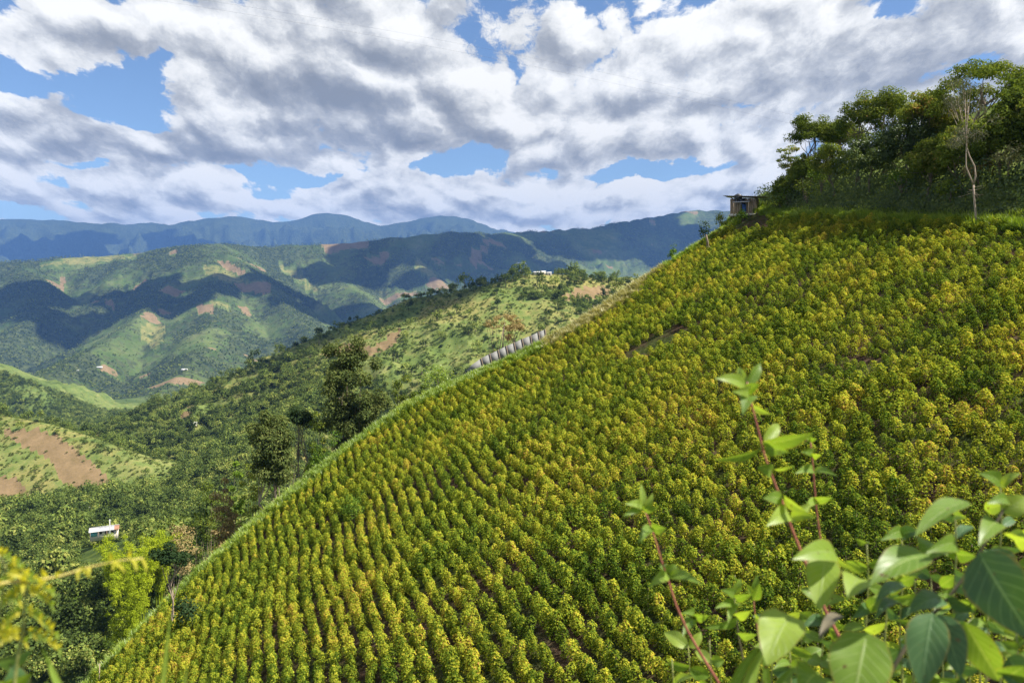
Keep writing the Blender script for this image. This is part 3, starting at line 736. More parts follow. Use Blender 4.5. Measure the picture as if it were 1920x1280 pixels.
# ---- the wood on the bank above the field
def bank_spot(u, t):
    ys = np.linspace(30, 110, 2000); xs = (u - U0) / F * ys; i = np.argmin(np.abs(xs - top_x(ys) - t))
    return np.array([xs[i], ys[i], float(land(xs[i:i + 1], ys[i:i + 1])[0])])
def forest():
    spec = [  # u, v_top, half width px, t behind the field's top edge, look
        (1486, 262, 22, 2.6, 'small', 'slender open-crowned tree at the left end of the bank wood'),
        (1522, 212, 48, 3.2, 'layer', 'flat-layered tree on the bank wood closest to the wooden hut'),
        (1575, 226, 46, 6.0, 'layer', 'olive-crowned tree behind the flat-layered tree of the bank wood'),
        (1612, 190, 46, 3.6, 'open', 'open-crowned tree with sky showing between its branches, in the bank wood'),
        (1655, 166, 62, 5.0, 'layer', 'broad flat-topped tree in the middle of the bank wood'),
        (1700, 215, 48, 3.0, 'dense', 'creeper-laden dark tree under the broad flat-topped tree'),
        (1732, 168, 46, 4.6, 'layer', 'tall tree between the flat-topped tree and the grey slender tree'),
        (1775, 196, 48, 6.5, 'dense', 'dark leafy tree behind the grey slender forked tree'),
        (1838, 112, 82, 6.0, 'dome', 'large dome-crowned tree, tallest of the bank wood'),
        (1872, 205, 60, 3.2, 'dense', 'leafy tree below the large dome-crowned tree'),
        (1920, 165, 60, 4.6, 'dense', 'olive tree at the right end of the bank wood'),
        (1985, 150, 70, 5.5, 'dome', 'dome-crowned tree cut by the right edge of the picture'),
        (1800, 235, 50, 2.8, 'dense', 'low bushy tree behind the forked pale trunk'),
        (1630, 255, 50, 2.8, 'dense', 'low dark tree at the foot of the bank wood, below the open-crowned tree'),
        (1476, 330, 26, 1.8, 'dense', 'small bushy tree at the very left foot of the bank wood'),
        (1506, 290, 30, 2.4, 'dense', 'bushy tree under the flat-layered tree near the hut'),
        (1745, 262, 46, 2.6, 'dense', 'bushy tree left of the forked pale trunk'),
        (1560, 268, 40, 2.6, 'dense', 'low round tree at the foot of the bank wood, near its left end'),
    ]
    for i, (u, vt, hw, t, look, lab) in enumerate(spec):
        p = bank_spot(u, t); m = p[1] / F
        H = max((V0 - vt) * m - p[2], 2.5); R = hw * m
        if look == 'layer': pr = tree_meshes(500 + i, H, (0, 0, H * .74), (R, R * .9, H * .25), 60, R * .27, 170, .17, M_forest, flat=.62, trunk_r=.11, stems=2, shell=.15)
        elif look == 'small': pr = tree_meshes(500 + i, H, (-.3, 0, H * .62), (R * 1.1, R, H * .38), 18, R * .34, 120, .15, M_forest, flat=.5, trunk_r=.06, shell=.4)
        elif look == 'open': pr = tree_meshes(500 + i, H, (0, 0, H * .72), (R, R, H * .28), 34, R * .27, 140, .17, M_forest, flat=.55, trunk_r=.09, stems=2, shell=.5)
        elif look == 'dome': pr = tree_meshes(500 + i, H, (0, 0, H * .68), (R, R, H * .30), 80, R * .23, 150, .17, M_forest, flat=.55, trunk_r=.15, stems=2, shell=.6)
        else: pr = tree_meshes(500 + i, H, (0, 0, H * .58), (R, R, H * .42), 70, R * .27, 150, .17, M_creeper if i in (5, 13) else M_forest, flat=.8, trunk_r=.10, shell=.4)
        place('forest_tree', pr, p, lab, 'tree', 'trees of the wood on the bank')
    # shrubs standing out of the bank
    for i, (u, v, t, R, mat, lab) in enumerate([
        (1462, 378, 1.0, 1.5, M_forest, 'dark shrub beside the path at the foot of the bank'),
        (1480, 372, 1.8, 1.6, M_fresh, 'light green shrub at the left foot of the bank wood'),
        (1512, 345, 2.0, 1.7, M_forest, 'broad shrub on the bank right of the light green shrub'),
        (1540, 318, 2.4, 1.6, M_fresh, 'bright-leaved shrub hanging from the bank near its left end'),
        (1782, 345, 1.9, 0.9, M_shrub, 'pale-leaved shrub on the dark bank left of the forked trunk'),
        (1890, 235, 3.0, 1.1, M_drygrass, 'yellowish shrub under the right end of the bank wood'),
        (1835, 262, 2.6, 1.0, M_brown, 'tawny-leaved shrub right of the forked trunk'),
        (1690, 320, 2.2, 1.2, M_fresh, 'green leafy shrub in the middle of the dark bank')]):
        p = bank_spot(u, t); z = (V0 - v) / F * p[1]
        place('shrub', shrub_mesh(560 + i, R, R * 1.5, 500, .17, mat), (p[0], p[1], max(p[2] - .2, min(z - R, p[2] + 1.2))), lab, 'shrub', 'shrubs on the bank')
    # creepers and undergrowth curtaining the whole bank
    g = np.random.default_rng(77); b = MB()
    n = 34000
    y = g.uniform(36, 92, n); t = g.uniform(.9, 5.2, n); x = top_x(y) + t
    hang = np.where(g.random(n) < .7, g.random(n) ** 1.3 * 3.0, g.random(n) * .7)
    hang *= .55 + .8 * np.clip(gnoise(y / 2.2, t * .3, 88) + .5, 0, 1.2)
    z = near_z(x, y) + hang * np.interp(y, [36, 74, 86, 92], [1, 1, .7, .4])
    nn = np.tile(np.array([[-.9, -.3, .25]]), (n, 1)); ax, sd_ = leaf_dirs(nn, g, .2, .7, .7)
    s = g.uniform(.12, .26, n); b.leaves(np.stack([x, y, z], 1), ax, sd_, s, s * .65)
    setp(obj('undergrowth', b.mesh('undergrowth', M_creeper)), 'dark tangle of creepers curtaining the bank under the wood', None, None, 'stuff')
    # slender forked eucalypt in front of the bank
    p = np.array([*ray_field(1832, 424), 0]); p[0] += .5; p[2] = land(p[:1], p[1:2])[0]
    m = p[1] / F
    def q(u, v, dy=0.): return np.array([(u - U0) * m - p[0], dy, (V0 - v) * m - p[2]])
    t = MB(); W_ = .056
    t.tube([q(1832, 440), q(1829, 400), q(1826, 370), q(1825, 347)], [W_ * 1.25, W_ * 1.1, W_, W_], 8)
    t.tube([q(1825, 347), q(1829, 330), q(1827, 312), q(1817, 292), q(1812, 275), q(1811, 240), q(1810, 205)], [W_, .046, .044, .042, .038, .027, .015], 7)
    t.tube([q(1825, 347), q(1818, 330), q(1811, 312), q(1811, 290), q(1812, 270), q(1813, 235), q(1816, 200)], [.048, .042, .038, .038, .034, .023, .014], 7)
    g = np.random.default_rng(5)
    cen = np.array([q(1812 + g.normal(0, 24), g.uniform(150, 270), g.normal(0, .6)) for _ in range(34)])
    for c in cen: t.tube([q(1811, 240) * .5 + c * .5 - np.array([0, 0, .35]), c * .8 + q(1811, 240) * .2, c], [.014, .010, .005], 4, False)
    for k in range(12):
        a = q(1826, 350 + g.uniform(0, 20)); e = a + np.array([g.normal(0, .4), g.normal(0, .3), g.uniform(-.4, .2)]); t.tube([a, (a + e) / 2, e], [.010, .007, .004], 4, False)
    b = MB(); clump_leaves(b, cen, .42, 75, .16, g, .1, .9, 1.2, .22)
    place('eucalyptus_tree', [('trunk', t.mesh('trunk', M_palebark, True)), ('crown', b.mesh('crown', M_greyeuc))], p, 'slender tree with pale forked trunk and thin grey crown before the bank', 'tree')
forest()

def banana_parts(seed, n, ln, wd, up, mat=None):
    """arching strap leaves from one stem; every big leaf a part"""
    g = np.random.default_rng(seed); parts = []
    t = MB(); t.tube([(0, 0, -.3), (.02, 0, .5 * up), (.05, .02, up)], [.13, .11, .07], 7); parts.append(('stem', t.mesh('stem', M_stake, True)))
    for i in range(n):
        a = i * 2.4 + g.normal(0, .3); el = g.uniform(.5, 1.25); L = ln * g.uniform(.8, 1.15); k = 7
        b = MB(); o = np.array([math.cos(a), math.sin(a), 0]); sd_ = np.array([-math.sin(a), math.cos(a), 0])
        q = np.linspace(0, 1, k); r = L * q
        cen = np.array([.05, .02, up * .95]) + o * (r * math.cos(el))[:, None] + np.array([0, 0, 1]) * (r * math.sin(el) - .55 * L * q ** 2.2)[:, None]
        w = wd * np.sin(np.pi * (q * .92 + .04)) ** .6
        v = np.concatenate([cen - sd_ * w[:, None] / 2 + [0, 0, -.04], cen, cen + sd_ * w[:, None] / 2 + [0, 0, -.04]])
        f = [(j, j + 1, k + j + 1, k + j) for j in range(k - 1)] + [(k + j, k + j + 1, 2 * k + j + 1, 2 * k + j) for j in range(k - 1)]
        b.add(v, f); parts.append(('leaf', b.mesh('leaf', mat or M_banana, True)))
    return parts

def bamboo_parts(seed, H, R):
    g = np.random.default_rng(seed); t = MB(); b = MB()
    for i in range(26):
        a = g.uniform(0, 2 * math.pi); o = np.array([math.cos(a), math.sin(a), 0]); r0 = R * .25 * g.random()
        hh = H * g.uniform(.55, 1.05); bend = R * g.uniform(.2, 1.0); q = np.linspace(0, 1, 7)[:, None]
        pts = o * (r0 + bend * q ** 2.2) + np.array([0, 0, 1]) * hh * (q - .22 * q ** 4)
        t.tube(pts, np.linspace(.06, .015, 7), 5, False)
        cen = np.array([pts[j] * (1 - w) + pts[j + 1] * w for j in range(2, 6) for w in (0., .5)]) + g.normal(0, .25, (8, 3))
        clump_leaves(b, cen, g.uniform(.5, .95, 8) * R * .20, 60, .42, g, .4, .8, .9, .25)
    return [('stem', t.mesh('stem', M_bamboo)), ('crown', b.mesh('crown', M_bamboo))]

def edge_trees():
    def T(u, d, vt): p = at_depth(u, d); return p, (V0 - vt) / F * d - p[2], d / F
    # tall olive eucalypt standing beyond the edge
    p, H, m = T(650, 94, 642)
    g = np.random.default_rng(3)
    ex = np.array([(g.normal(0, 15) * m, g.normal(0, .8), H - (g.uniform(640, 720) - 642) * m) for _ in range(26)] +
                  [(g.normal(4, 24) * m, g.normal(0, 1.3), H - (g.uniform(715, 800) - 642) * m) for _ in range(46)])
    ex[:, 0] += np.where(ex[:, 2] > H - 75 * m, (ex[:, 2] - H + 75 * m) * .12, 0)
    place('eucalyptus_tree', tree_meshes(700, H, (0, 0, H * .6), (1.2, 1.2, H * .35), 10, .95, 300, .34, M_euc, trunk_r=.2, flat=.95, shell=.2, droop=.9, wd=.42, extra=ex), p,
          'tallest dark olive feathery tree beyond the lower edge of the field', 'tree', 'feathery trees along the field edge')
    p, H, m = T(692, 96, 712)
    place('eucalyptus_tree', tree_meshes(701, H, (0, 0, H * .6), (26 * m, 1.6, H * .4), 38, .9, 220, .30, M_euc, M_bark, .12, flat=.9, shell=.2, droop=.9, wd=.42, stems=2), p,
          'thin brownish tree just right of the tallest olive tree', 'tree', 'feathery trees along the field edge')
    p, H, m = T(512, 80, 762)
    ex = np.array([(g.normal(0, 14) * m, g.normal(0, 1), H - g.uniform(8, 125) * m) for _ in range(46)])
    place('eucalyptus_tree', tree_meshes(702, H, (0, 0, H * .62), (22 * m, 1.4, H * .36), 26, .7, 280, .32, M_euc, M_palebark, .13, flat=.95, shell=.2, droop=.9, wd=.42, stems=3, spread=.5, extra=ex), p,
          'olive-grey feathery tree with pale trunks left of the dark shaggy tree', 'tree', 'feathery trees along the field edge')
    p, H, m = T(560, 93, 757)
    place('shaggy_tree', tree_meshes(703, H, (0, 0, H - 26 * m), (20 * m, 1.1, 28 * m), 26, .55, 260, .28, M_dark, M_bark, .10, flat=1.0, shell=.2, droop=1.3, wd=.3, stems=2, spread=.15), p,
          'dark shaggy tree with hanging crown and bare trunks at the field edge', 'tree')
    for i, (u, d, vt, hw, mat, lab) in enumerate([
        (752, 90, 700, 26, M_forest, 'round green tree right of the tallest olive tree'),
        (785, 90, 715, 22, M_shrub, 'small olive tree between two rounder ones on the field edge'),
        (610, 88, 805, 36, M_fresh, 'bright green bushy tree below the tallest olive tree'),
        (590, 92, 770, 24, M_shrub, 'grey-green tree between the shaggy tree and the tallest olive tree'),
        (440, 84, 868, 20, M_fresh, 'creeper-draped bright green narrow tree on the lower edge'),
        (418, 80, 890, 26, M_brown, 'reddish-brown leaved tree beside the creeper-draped one'),
        (395, 90, 870, 34, M_forest, 'round green tree left of the reddish-brown leaved tree'),
        (350, 110, 893, 40, M_brown, 'rusty-topped tree standing above the valley trees'),
        (470, 95, 830, 30, M_shrub, 'mid green tree left of the olive-grey feathery tree'),
        (530, 100, 880, 40, M_fresh, 'leafy tree at the foot of the olive-grey feathery tree')]):
        p, H, m = T(u, d, vt); H = max(H, 2.0)
        place('edge_tree', tree_meshes(720 + i, H, (0, 0, H * .62), (hw * m, hw * m, H * .40), 34, hw * m * .33, 100, .22, mat, trunk_r=.10, flat=.75, shell=.3), p, lab, 'tree', 'trees along the field edge')
    # dry tree behind the white panels
    p, H, m = T(946, 98, 588)
    dome = tree_meshes(740, H, (0, 0, H - 22 * m), (34 * m, 30 * m, 22 * m), 46, .42, 90, .15, M_brown, trunk_r=.14, flat=.6, shell=.75, stems=2)
    g = np.random.default_rng(9); b = MB()
    clump_leaves(b, np.array([(g.normal(12, 6) * m, g.normal(0, .4), H - g.uniform(40, 78) * m) for _ in range(12)]), .34, 60, .2, g, .1, 1.2, 1.4, .3)
    place('dry_tree', dome + [('dead_foliage', b.mesh('dead_foliage', M_rust))], p, 'dry tan dome-crowned tree with rusty hanging leaves behind the white panels', 'tree')
    for i, (u, d, vt, hw, mat, nm, lab) in enumerate([
        (925, 90, 652, 26, M_euc, 'shrub', 'dark olive bush under the dry tan tree'), (985, 96, 628, 30, M_shrub, 'shrub', 'olive bush right of the dry tan tree behind the panels'),
        (1022, 92, 608, 26, M_fresh, 'shrub', 'green bush above the upper end of the white panels'),
        (822, 79.5, 668, 34, M_grass, 'shrub', 'rounded light green bush below the lower end of the white panels'),
        (1158, 90, 518, 28, M_euc, 'shrub', 'brownish olive bush on the ridge line above the straw grass'),
        (1322, 82, 412, 13, M_dark, 'shrub', 'narrow dark bush beside two stumps at the upper field edge'),
        (1352, 86, 392, 12, M_forest, 'shrub', 'sparse little bush on the skyline left of the hut'), (1262, 82, 455, 10, M_fresh, 'shrub', 'small light bush on the ridge line of the field'),
        (1392, 83.5, 388, 12, M_fresh, 'shrub', 'green bush growing against the front of the hut')]):
        p, H, m = T(u, d, vt); H = max(H, .9)
        place(nm, shrub_mesh(760 + i, hw * m, H, 1500 if hw > 15 else 380, .16, mat, 16), p, lab, 'shrub', 'bushes on the ridge line')
    for (u, d, vt, lab) in ((1326, 78, 440, 'taller dark stump leaning at the upper field edge'), (1331, 76, 462, 'short dark stump below the taller stump')):
        p, H, m = T(u, d, vt); t = MB(); t.tube([(0, 0, -.3), (.05, 0, H * .5), (-.12, 0, H)], [.14, .11, .09], 7)
        setp(obj('tree_stump', t.mesh('tree_stump', M_bark), None, p), lab, 'stump')
    # inside and beside the lower field
    p, H, m = T(325, 49.5, 1016)
    u_t = tree_meshes(780, H, (0, 0, H - 28 * m), (38 * m, 36 * m, 27 * m), 30, .42, 95, .15, M_dark, M_palebark, .06, flat=.35, shell=.2, stems=2, spread=.12)
    place('umbrella_tree', u_t, p, 'small dark umbrella tree on two thin stems at the left field edge', 'tree')
    for i, (u, v, R, H, mat, lf, lab) in enumerate([(365, 1175, 1.3, 1.9, M_dark, .17, 'dark green bush among the yellow rows near the umbrella tree'),
                                                    (662, 985, .75, 1.9, M_fresh, .10, 'fine-leaved pale green bush standing among the bean rows'),
                                                    (402, 985, .8, 2.2, M_greyeuc, .16, 'grey-blue sapling at the lower edge of the field')]):
        p = ground(u, v); place('shrub', shrub_mesh(790 + i, R, H, 900, lf, mat, 14), p, lab, 'shrub', 'bushes in the field')
    p = ground(292, 1092); place('yucca_plant', banana_parts(31, 13, 1.5, .22, .5, M_banana), p, 'spiky strap-leaved plant left of the umbrella tree', 'plant')
    for i, (u, v, d) in enumerate(((105, 1060, 92), (135, 1050, 96), (160, 1062, 90))):
        p = ground(u, v + 18)
        place('banana_plant', banana_parts(40 + i, 12, 2.4, .5, 1.3), (p[0], p[1], p[2]), ('left', 'middle', 'right')[i] + ' of three banana plants in the scrub below the farmhouse', 'banana plant', 'banana plants below the farmhouse')
    p = bank_spot(1900, 7.5); place('banana_plant', banana_parts(49, 9, 1.9, .42, (V0 - 165) / F * p[1] - p[2]), p, 'banana plant rising above the top of the bank wood', 'banana plant')
    for i, (u, d, vt, w, lab) in enumerate([(215, 150, 968, 44, 'left clump of yellow-green bamboo beside the farmhouse'), (262, 142, 950, 46, 'middle clump of yellow-green bamboo right of the farmhouse'),
                                            (300, 150, 962, 40, 'right clump of yellow-green bamboo at the edge of the scrub'), (240, 128, 990, 40, 'low front clump of yellow-green bamboo')]):
        p = at_depth(u, d); m = d / F; H = (V0 - vt) * m - p[2]
        place('bamboo_clump', bamboo_parts(60 + i, max(H, 4.), w * m), p, lab, 'bamboo', 'bamboo clumps by the farmhouse')
edge_trees()

# ---- scrub and grass near by
SHR = [shrub_mesh(800 + i, 1.0, 1.5, 420, .17, mt, 10)[1][1] for i, mt in enumerate((M_shrub, M_shrub, M_fresh, M_forest, M_shrub))]
GRS = [tuft_mesh(820 + i, 60, .75, .35, .05, M_grass) for i in range(3)]
DRY = [tuft_mesh(830 + i, 60, .8, .35, .05, M_drygrass) for i in range(2)]
def near_cover():
    g = np.random.default_rng(15)
    # scrub below the left edge
    n = 16000; x = g.uniform(-130, 30, n); y = g.uniform(30, 170, n); s = edge_dist(x, y)
    den = .35 + .9 * gnoise(x / 8, y / 8, 401)
    zc = land(x, y); u = U0 + F * x / y; v = V0 - F * zc / y
    path = inpoly(u, v, [(120, 1280), (200, 1190), (215, 1150), (190, 1145), (150, 1180), (90, 1280)])
    house = (u > 150) & (u < 240) & (y > 150)
    ok = (s > .4) & (g.random(n) < den * np.clip(s / 2.6, .22, 1)) & (u > -150) & (u < 1250) & (v > 560) & (v < 1400) & ~path & ~house & (x < 60)
    x, y, zc, s = x[ok], y[ok], zc[ok], s[ok]
    pts = np.stack([x, y, zc - .12], 1); n = len(pts)
    sc = g.uniform(.5, 1.25, n) * np.clip(s / 6, .38, 1.1) * np.interp(y, [40, 120], [.85, 1.5])
    order = np.argsort(y + 1000 * ((U0 + F * x / y < 5) | (V0 - F * zc / y > 1270)))
    big = order[(sc[order] > .75)][:60]; rest = np.setdiff1d(np.arange(n), big)
    SHP = [shrub_mesh(850 + i, 1.0, 1.5, 520, .15, mt, 11) for i, mt in enumerate((M_shrub, M_shrub, M_fresh, M_forest))]
    for i in big:
        place('shrub', SHP[int(g.integers(0, 4))], pts[i], 'leafy green shrub on the scrub slope left of the planted rows', 'shrub', 'shrubs on the scrub slope', g.uniform(0, 6), float(sc[i]))
    scatter('undergrowth', pts[rest], eulers(len(rest)), np.stack([sc[rest]] * 3, 1), g.integers(0, len(SHR), len(rest)), SHR, 'tangle of green scrub on the slope below the field')
    # grass verge along the edge and the terrace under the bank, straw grass higher up
    n = 90000; x = g.uniform(-45, 34, n); y = g.uniform(20, 98, n); s = edge_dist(x, y); t = x - top_x(y)
    up = (x > 3) & (x < 15) & (y > 60)
    ok = ((s > -.4 - verge_w(x, y)) & (s < 2.6) & (g.random(n) < .25 + .75 * sstep(y, 54, 62))) | ((t > -.6) & (t < 1.6) & (s < -.5) & (g.random(n) < .6)) | ((s > 2) & (s < 16) & (x < -14) & (g.random(n) < .5))
    x, y, s, up = x[ok], y[ok], s[ok], up[ok]; z = near_z(x, y)
    u = U0 + F * x / y; hutside = (u > 1340) & (u < 1470); keep = ~(hutside & (g.random(len(x)) < .4)); x, y, z, s, up = x[keep], y[keep], z[keep], s[keep], up[keep]
    pts = np.stack([x, y, z - .05], 1); n = len(x); sc = g.uniform(.55, 1.05, n)
    a = ~up
    scatter('grass', pts[a], eulers(a.sum()), np.stack([sc[a]] * 3, 1), g.integers(0, 3, a.sum()), GRS, 'bright green grass verge along the lower edge of the field')
    if up.any(): scatter('grass', pts[up], eulers(up.sum()), np.stack([sc[up]] * 3, 1), g.integers(0, 2, up.sum()), DRY, 'straw-coloured grass on the upper edge of the field')
near_cover()

# ---- woods on the far slopes
def far_tree(seed, n, leaf):
    g = np.random.default_rng(seed); b = MB(); H = g.uniform(6, 8.5); R = H * g.uniform(.36, .5)
    cen = clumps_in((0, 0, H * .62), (R, R, H * .36), 11, g, .3)
    clump_leaves(b, cen, g.uniform(.7, 1.3, 11) * R * .5, n // 11, leaf, g, .6, .8, .1, .8)
    t = MB(); t.tube([(0, 0, -1), (.1, 0, H * .3), (0, .1, H * .7)], [.28, .2, .1], 5)
    return [('trunk', t.mesh('trunk', M_bark)), ('crown', b.mesh('crown', M_wood_far))]
FT = [far_tree(900 + i, 260, .85) for i in range(6)]
FL = [far_tree(910 + i, 90, 1.7)[1][1] for i in range(4)]
def woods():
    g = np.random.default_rng(21)
    dr = np.gradient(RR)[None, :] * np.ones_like(RG); da = np.gradient(AZ)[:, None] * RG
    area = dr * da
    infr = (PU > -60) & (PU < 1500) & (PV > 380) & (PV < 1290) & VIS & (GY > 0)
    keepout = (PU > 140) & (PU < 245) & (PV > 975) & (PV < 1075) & (RG < 300)
    def pick(mask, num, pw):
        w = (area * np.clip(pw, 0, 1.5) * mask).ravel(); w /= w.sum(); i = g.choice(len(w), num, p=w)
        x = GX.ravel()[i] + g.uniform(-.5, .5, num) * dr.ravel()[i]; y = GY.ravel()[i] + g.uniform(-.5, .5, num) * dr.ravel()[i]
        return x, y
    hills = infr & (GK >= 1) & (GK <= 4) & (soil < .3) & ~keepout
    dens = np.clip((wood - .30) * 2.2, .035, 1.2)
    x, y = pick(hills & (RG < 1500), 12500, dens); z = land(x, y)
    rr = np.hypot(x, y); n = len(x); sc = g.uniform(.34, .86, n) * np.where(rr < 330, .85, 1.) * np.where(g.random(n) < .07, 1.5, 1.)
    hs = np.abs(U0 + F * x / y - 196) < 55; hide = hs & (y < 275) & (V0 - F * (z + 9) / y < 1012)
    hide |= (y > 450) & (y < 1000) & (np.abs(U0 + F * x / y - 1018) < 26) & (V0 - F * z / y < 532)
    x, y, z, sc = x[~hide], y[~hide], z[~hide], sc[~hide]; n = len(x)
    # low bushes that speckle the pastures
    xb, yb = pick(hills & (RG < 1300), 9000, np.clip(.9 - wood, .1, 1.)); zb = land(xb, yb); sb_ = g.uniform(.08, .27, len(xb))
    kb = ~((np.abs(U0 + F * xb / yb - 196) < 55) & (yb < 275)); xb, yb, zb, sb_ = xb[kb], yb[kb], zb[kb], sb_[kb]
    scatter('bushes', np.stack([xb, yb, zb - .3], 1), eulers(len(xb), .05), np.stack([sb_ * 1.3, sb_ * 1.3, sb_], 1), g.integers(0, 6, len(xb)), [f[1][1] for f in FT], 'low bushes speckling the pastures across the valley')
    # the single trees one can pick out: on the crest line and in the pastures of the mid hill
    xs, ys = pick(hills & (RG > 420) & (RG < 1000) & (wood < .45) & (PV < 800), 70, np.ones_like(wood)); zs = land(xs, ys)
    for i in range(len(xs)):
        k = float(g.uniform(.7, 1.25))
        place('hill_tree', FT[i % 6], (xs[i], ys[i], zs[i] - .3), 'single leafy tree standing in the open pastures of the far hills', 'tree', 'single trees on the far hills', g.uniform(0, 6), (k, k, k * float(g.uniform(.9, 1.3))))
    scatter('woodland', np.stack([x, y, z - .4], 1), eulers(n, .05), np.stack([sc, sc, sc * g.uniform(.85, 1.25, n)], 1), g.integers(0, 6, n), [f[1][1] for f in FT], 'woodland covering the lower slopes across the valley')
    mt = infr & (GK == 5) & (soil < .3)
    x, y = pick(mt & (RG < 6500), 30000, np.clip((wood - .42) * 2.0, .05, 1)); z = land(x, y); n = len(x)
    sc = g.uniform(.35, 1.0, n)
    scatter('woodland', np.stack([x, y, z - .5], 1), eulers(n, .05), np.stack([sc] * 3, 1), g.integers(0, 4, n), FL, 'dark woods and hedgerows on the mountain behind')
    # named dark trees on the crest of the mid hill
    for i, (u, v, k, lab) in enumerate([(960, 518, 1.5, 'left of two dark trees just left of the white crest houses'), (975, 514, 1.9, 'right of two dark trees just left of the white crest houses'),
                                        (1074, 517, 2.0, 'tall dark tree on the crest right of the white houses'), (1092, 519, 1.4, 'shorter dark tree beside the tall crest tree'),
                                        (905, 533, 1.3, 'dark tree at the left end of the crest wood'), (872, 541, 1.8, 'broad dark tree low on the crest'), (850, 546, 1.7, 'dark crest tree above the shaded pasture')]):
        p = None
        i0 = np.argmin(np.abs(AZ - math.atan2(u - U0, F))); col = np.where((GK[i0] == 1) & VIS[i0])[0]
        j = col[-1] if len(col) else 400
        place('crest_tree', FT[i % 6], (GX[i0, j], GY[i0, j], GZ[i0, j] - .5), lab, 'tree', 'dark trees on the hill crest', i * 1.3, k)
woods()

# ------------------------------------------------------------------ hut on the terrace
M_plank = plain_mat('grey_plank', (.27, .19, .13), (.46, .33, .23), 3, stretch=(6, 6, .6))
M_plank2 = plain_mat('tan_lit_plank', (.40, .28, .18), (.58, .42, .29), 3, stretch=(6, 6, .6))  # lighter copy of the planks; sunlight on the hut's right wall put into colour
M_sheet = plain_mat('old_roof_sheet', (.22, .19, .165), (.36, .31, .27), 2.5, rough=.6)
M_tank = plain_mat('tank_plastic', (.012, .013, .016), (.022, .024, .028), 6, rough=.45)
M_blue = plain_mat('blue_cloth', (.04, .09, .30), (.07, .15, .42), 9)
M_white = plain_mat('white_sheet', (.42, .42, .40), (.56, .555, .535), 4, rough=.5)
M_rustsheet = plain_mat('rusty_sheet', (.20, .09, .05), (.36, .20, .13), 2)
M_zinc = plain_mat('zinc_sheet', (.26, .27, .28), (.42, .43, .44), 1.6, rough=.45)
M_turq = plain_mat('turquoise_wall', (.10, .33, .38), (.16, .44, .48), 2)
M_cream = plain_mat('cream_wall', (.55, .50, .42), (.70, .65, .55), 2)
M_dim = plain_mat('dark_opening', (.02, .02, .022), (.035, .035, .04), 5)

def sheet(b, p0, ex, ey, nw, amp, th=.012):
    """corrugated sheet: p0 corner, ex across the waves, ey along them"""
    p0, ex, ey = map(lambda q: np.array(q, float), (p0, ex, ey)); n = nw * 4 + 1; up = unit(np.cross(ex, ey))
    q = np.linspace(0, 1, n); h = amp * np.sin(q * nw * 2 * math.pi)
    a = p0 + ex * q[:, None] + up * h[:, None]; top = np.concatenate([a, a + ey]); bot = top - up * th
    f = [(i, i + 1, n + i + 1, n + i) for i in range(n - 1)]; f2 = [(2 * n + i, 3 * n + i, 3 * n + i + 1, 2 * n + i + 1) for i in range(n - 1)]
    f3 = [(i, 2 * n + i, 2 * n + i + 1, i + 1) for i in range(n - 1)] + [(n + i, n + i + 1, 3 * n + i + 1, 3 * n + i) for i in range(n - 1)] + [(0, n, 3 * n, 2 * n), (n - 1, 3 * n - 1, 4 * n - 1, 2 * n - 1)][:1]
    b.add(np.concatenate([top, bot]), f + f2 + f3)

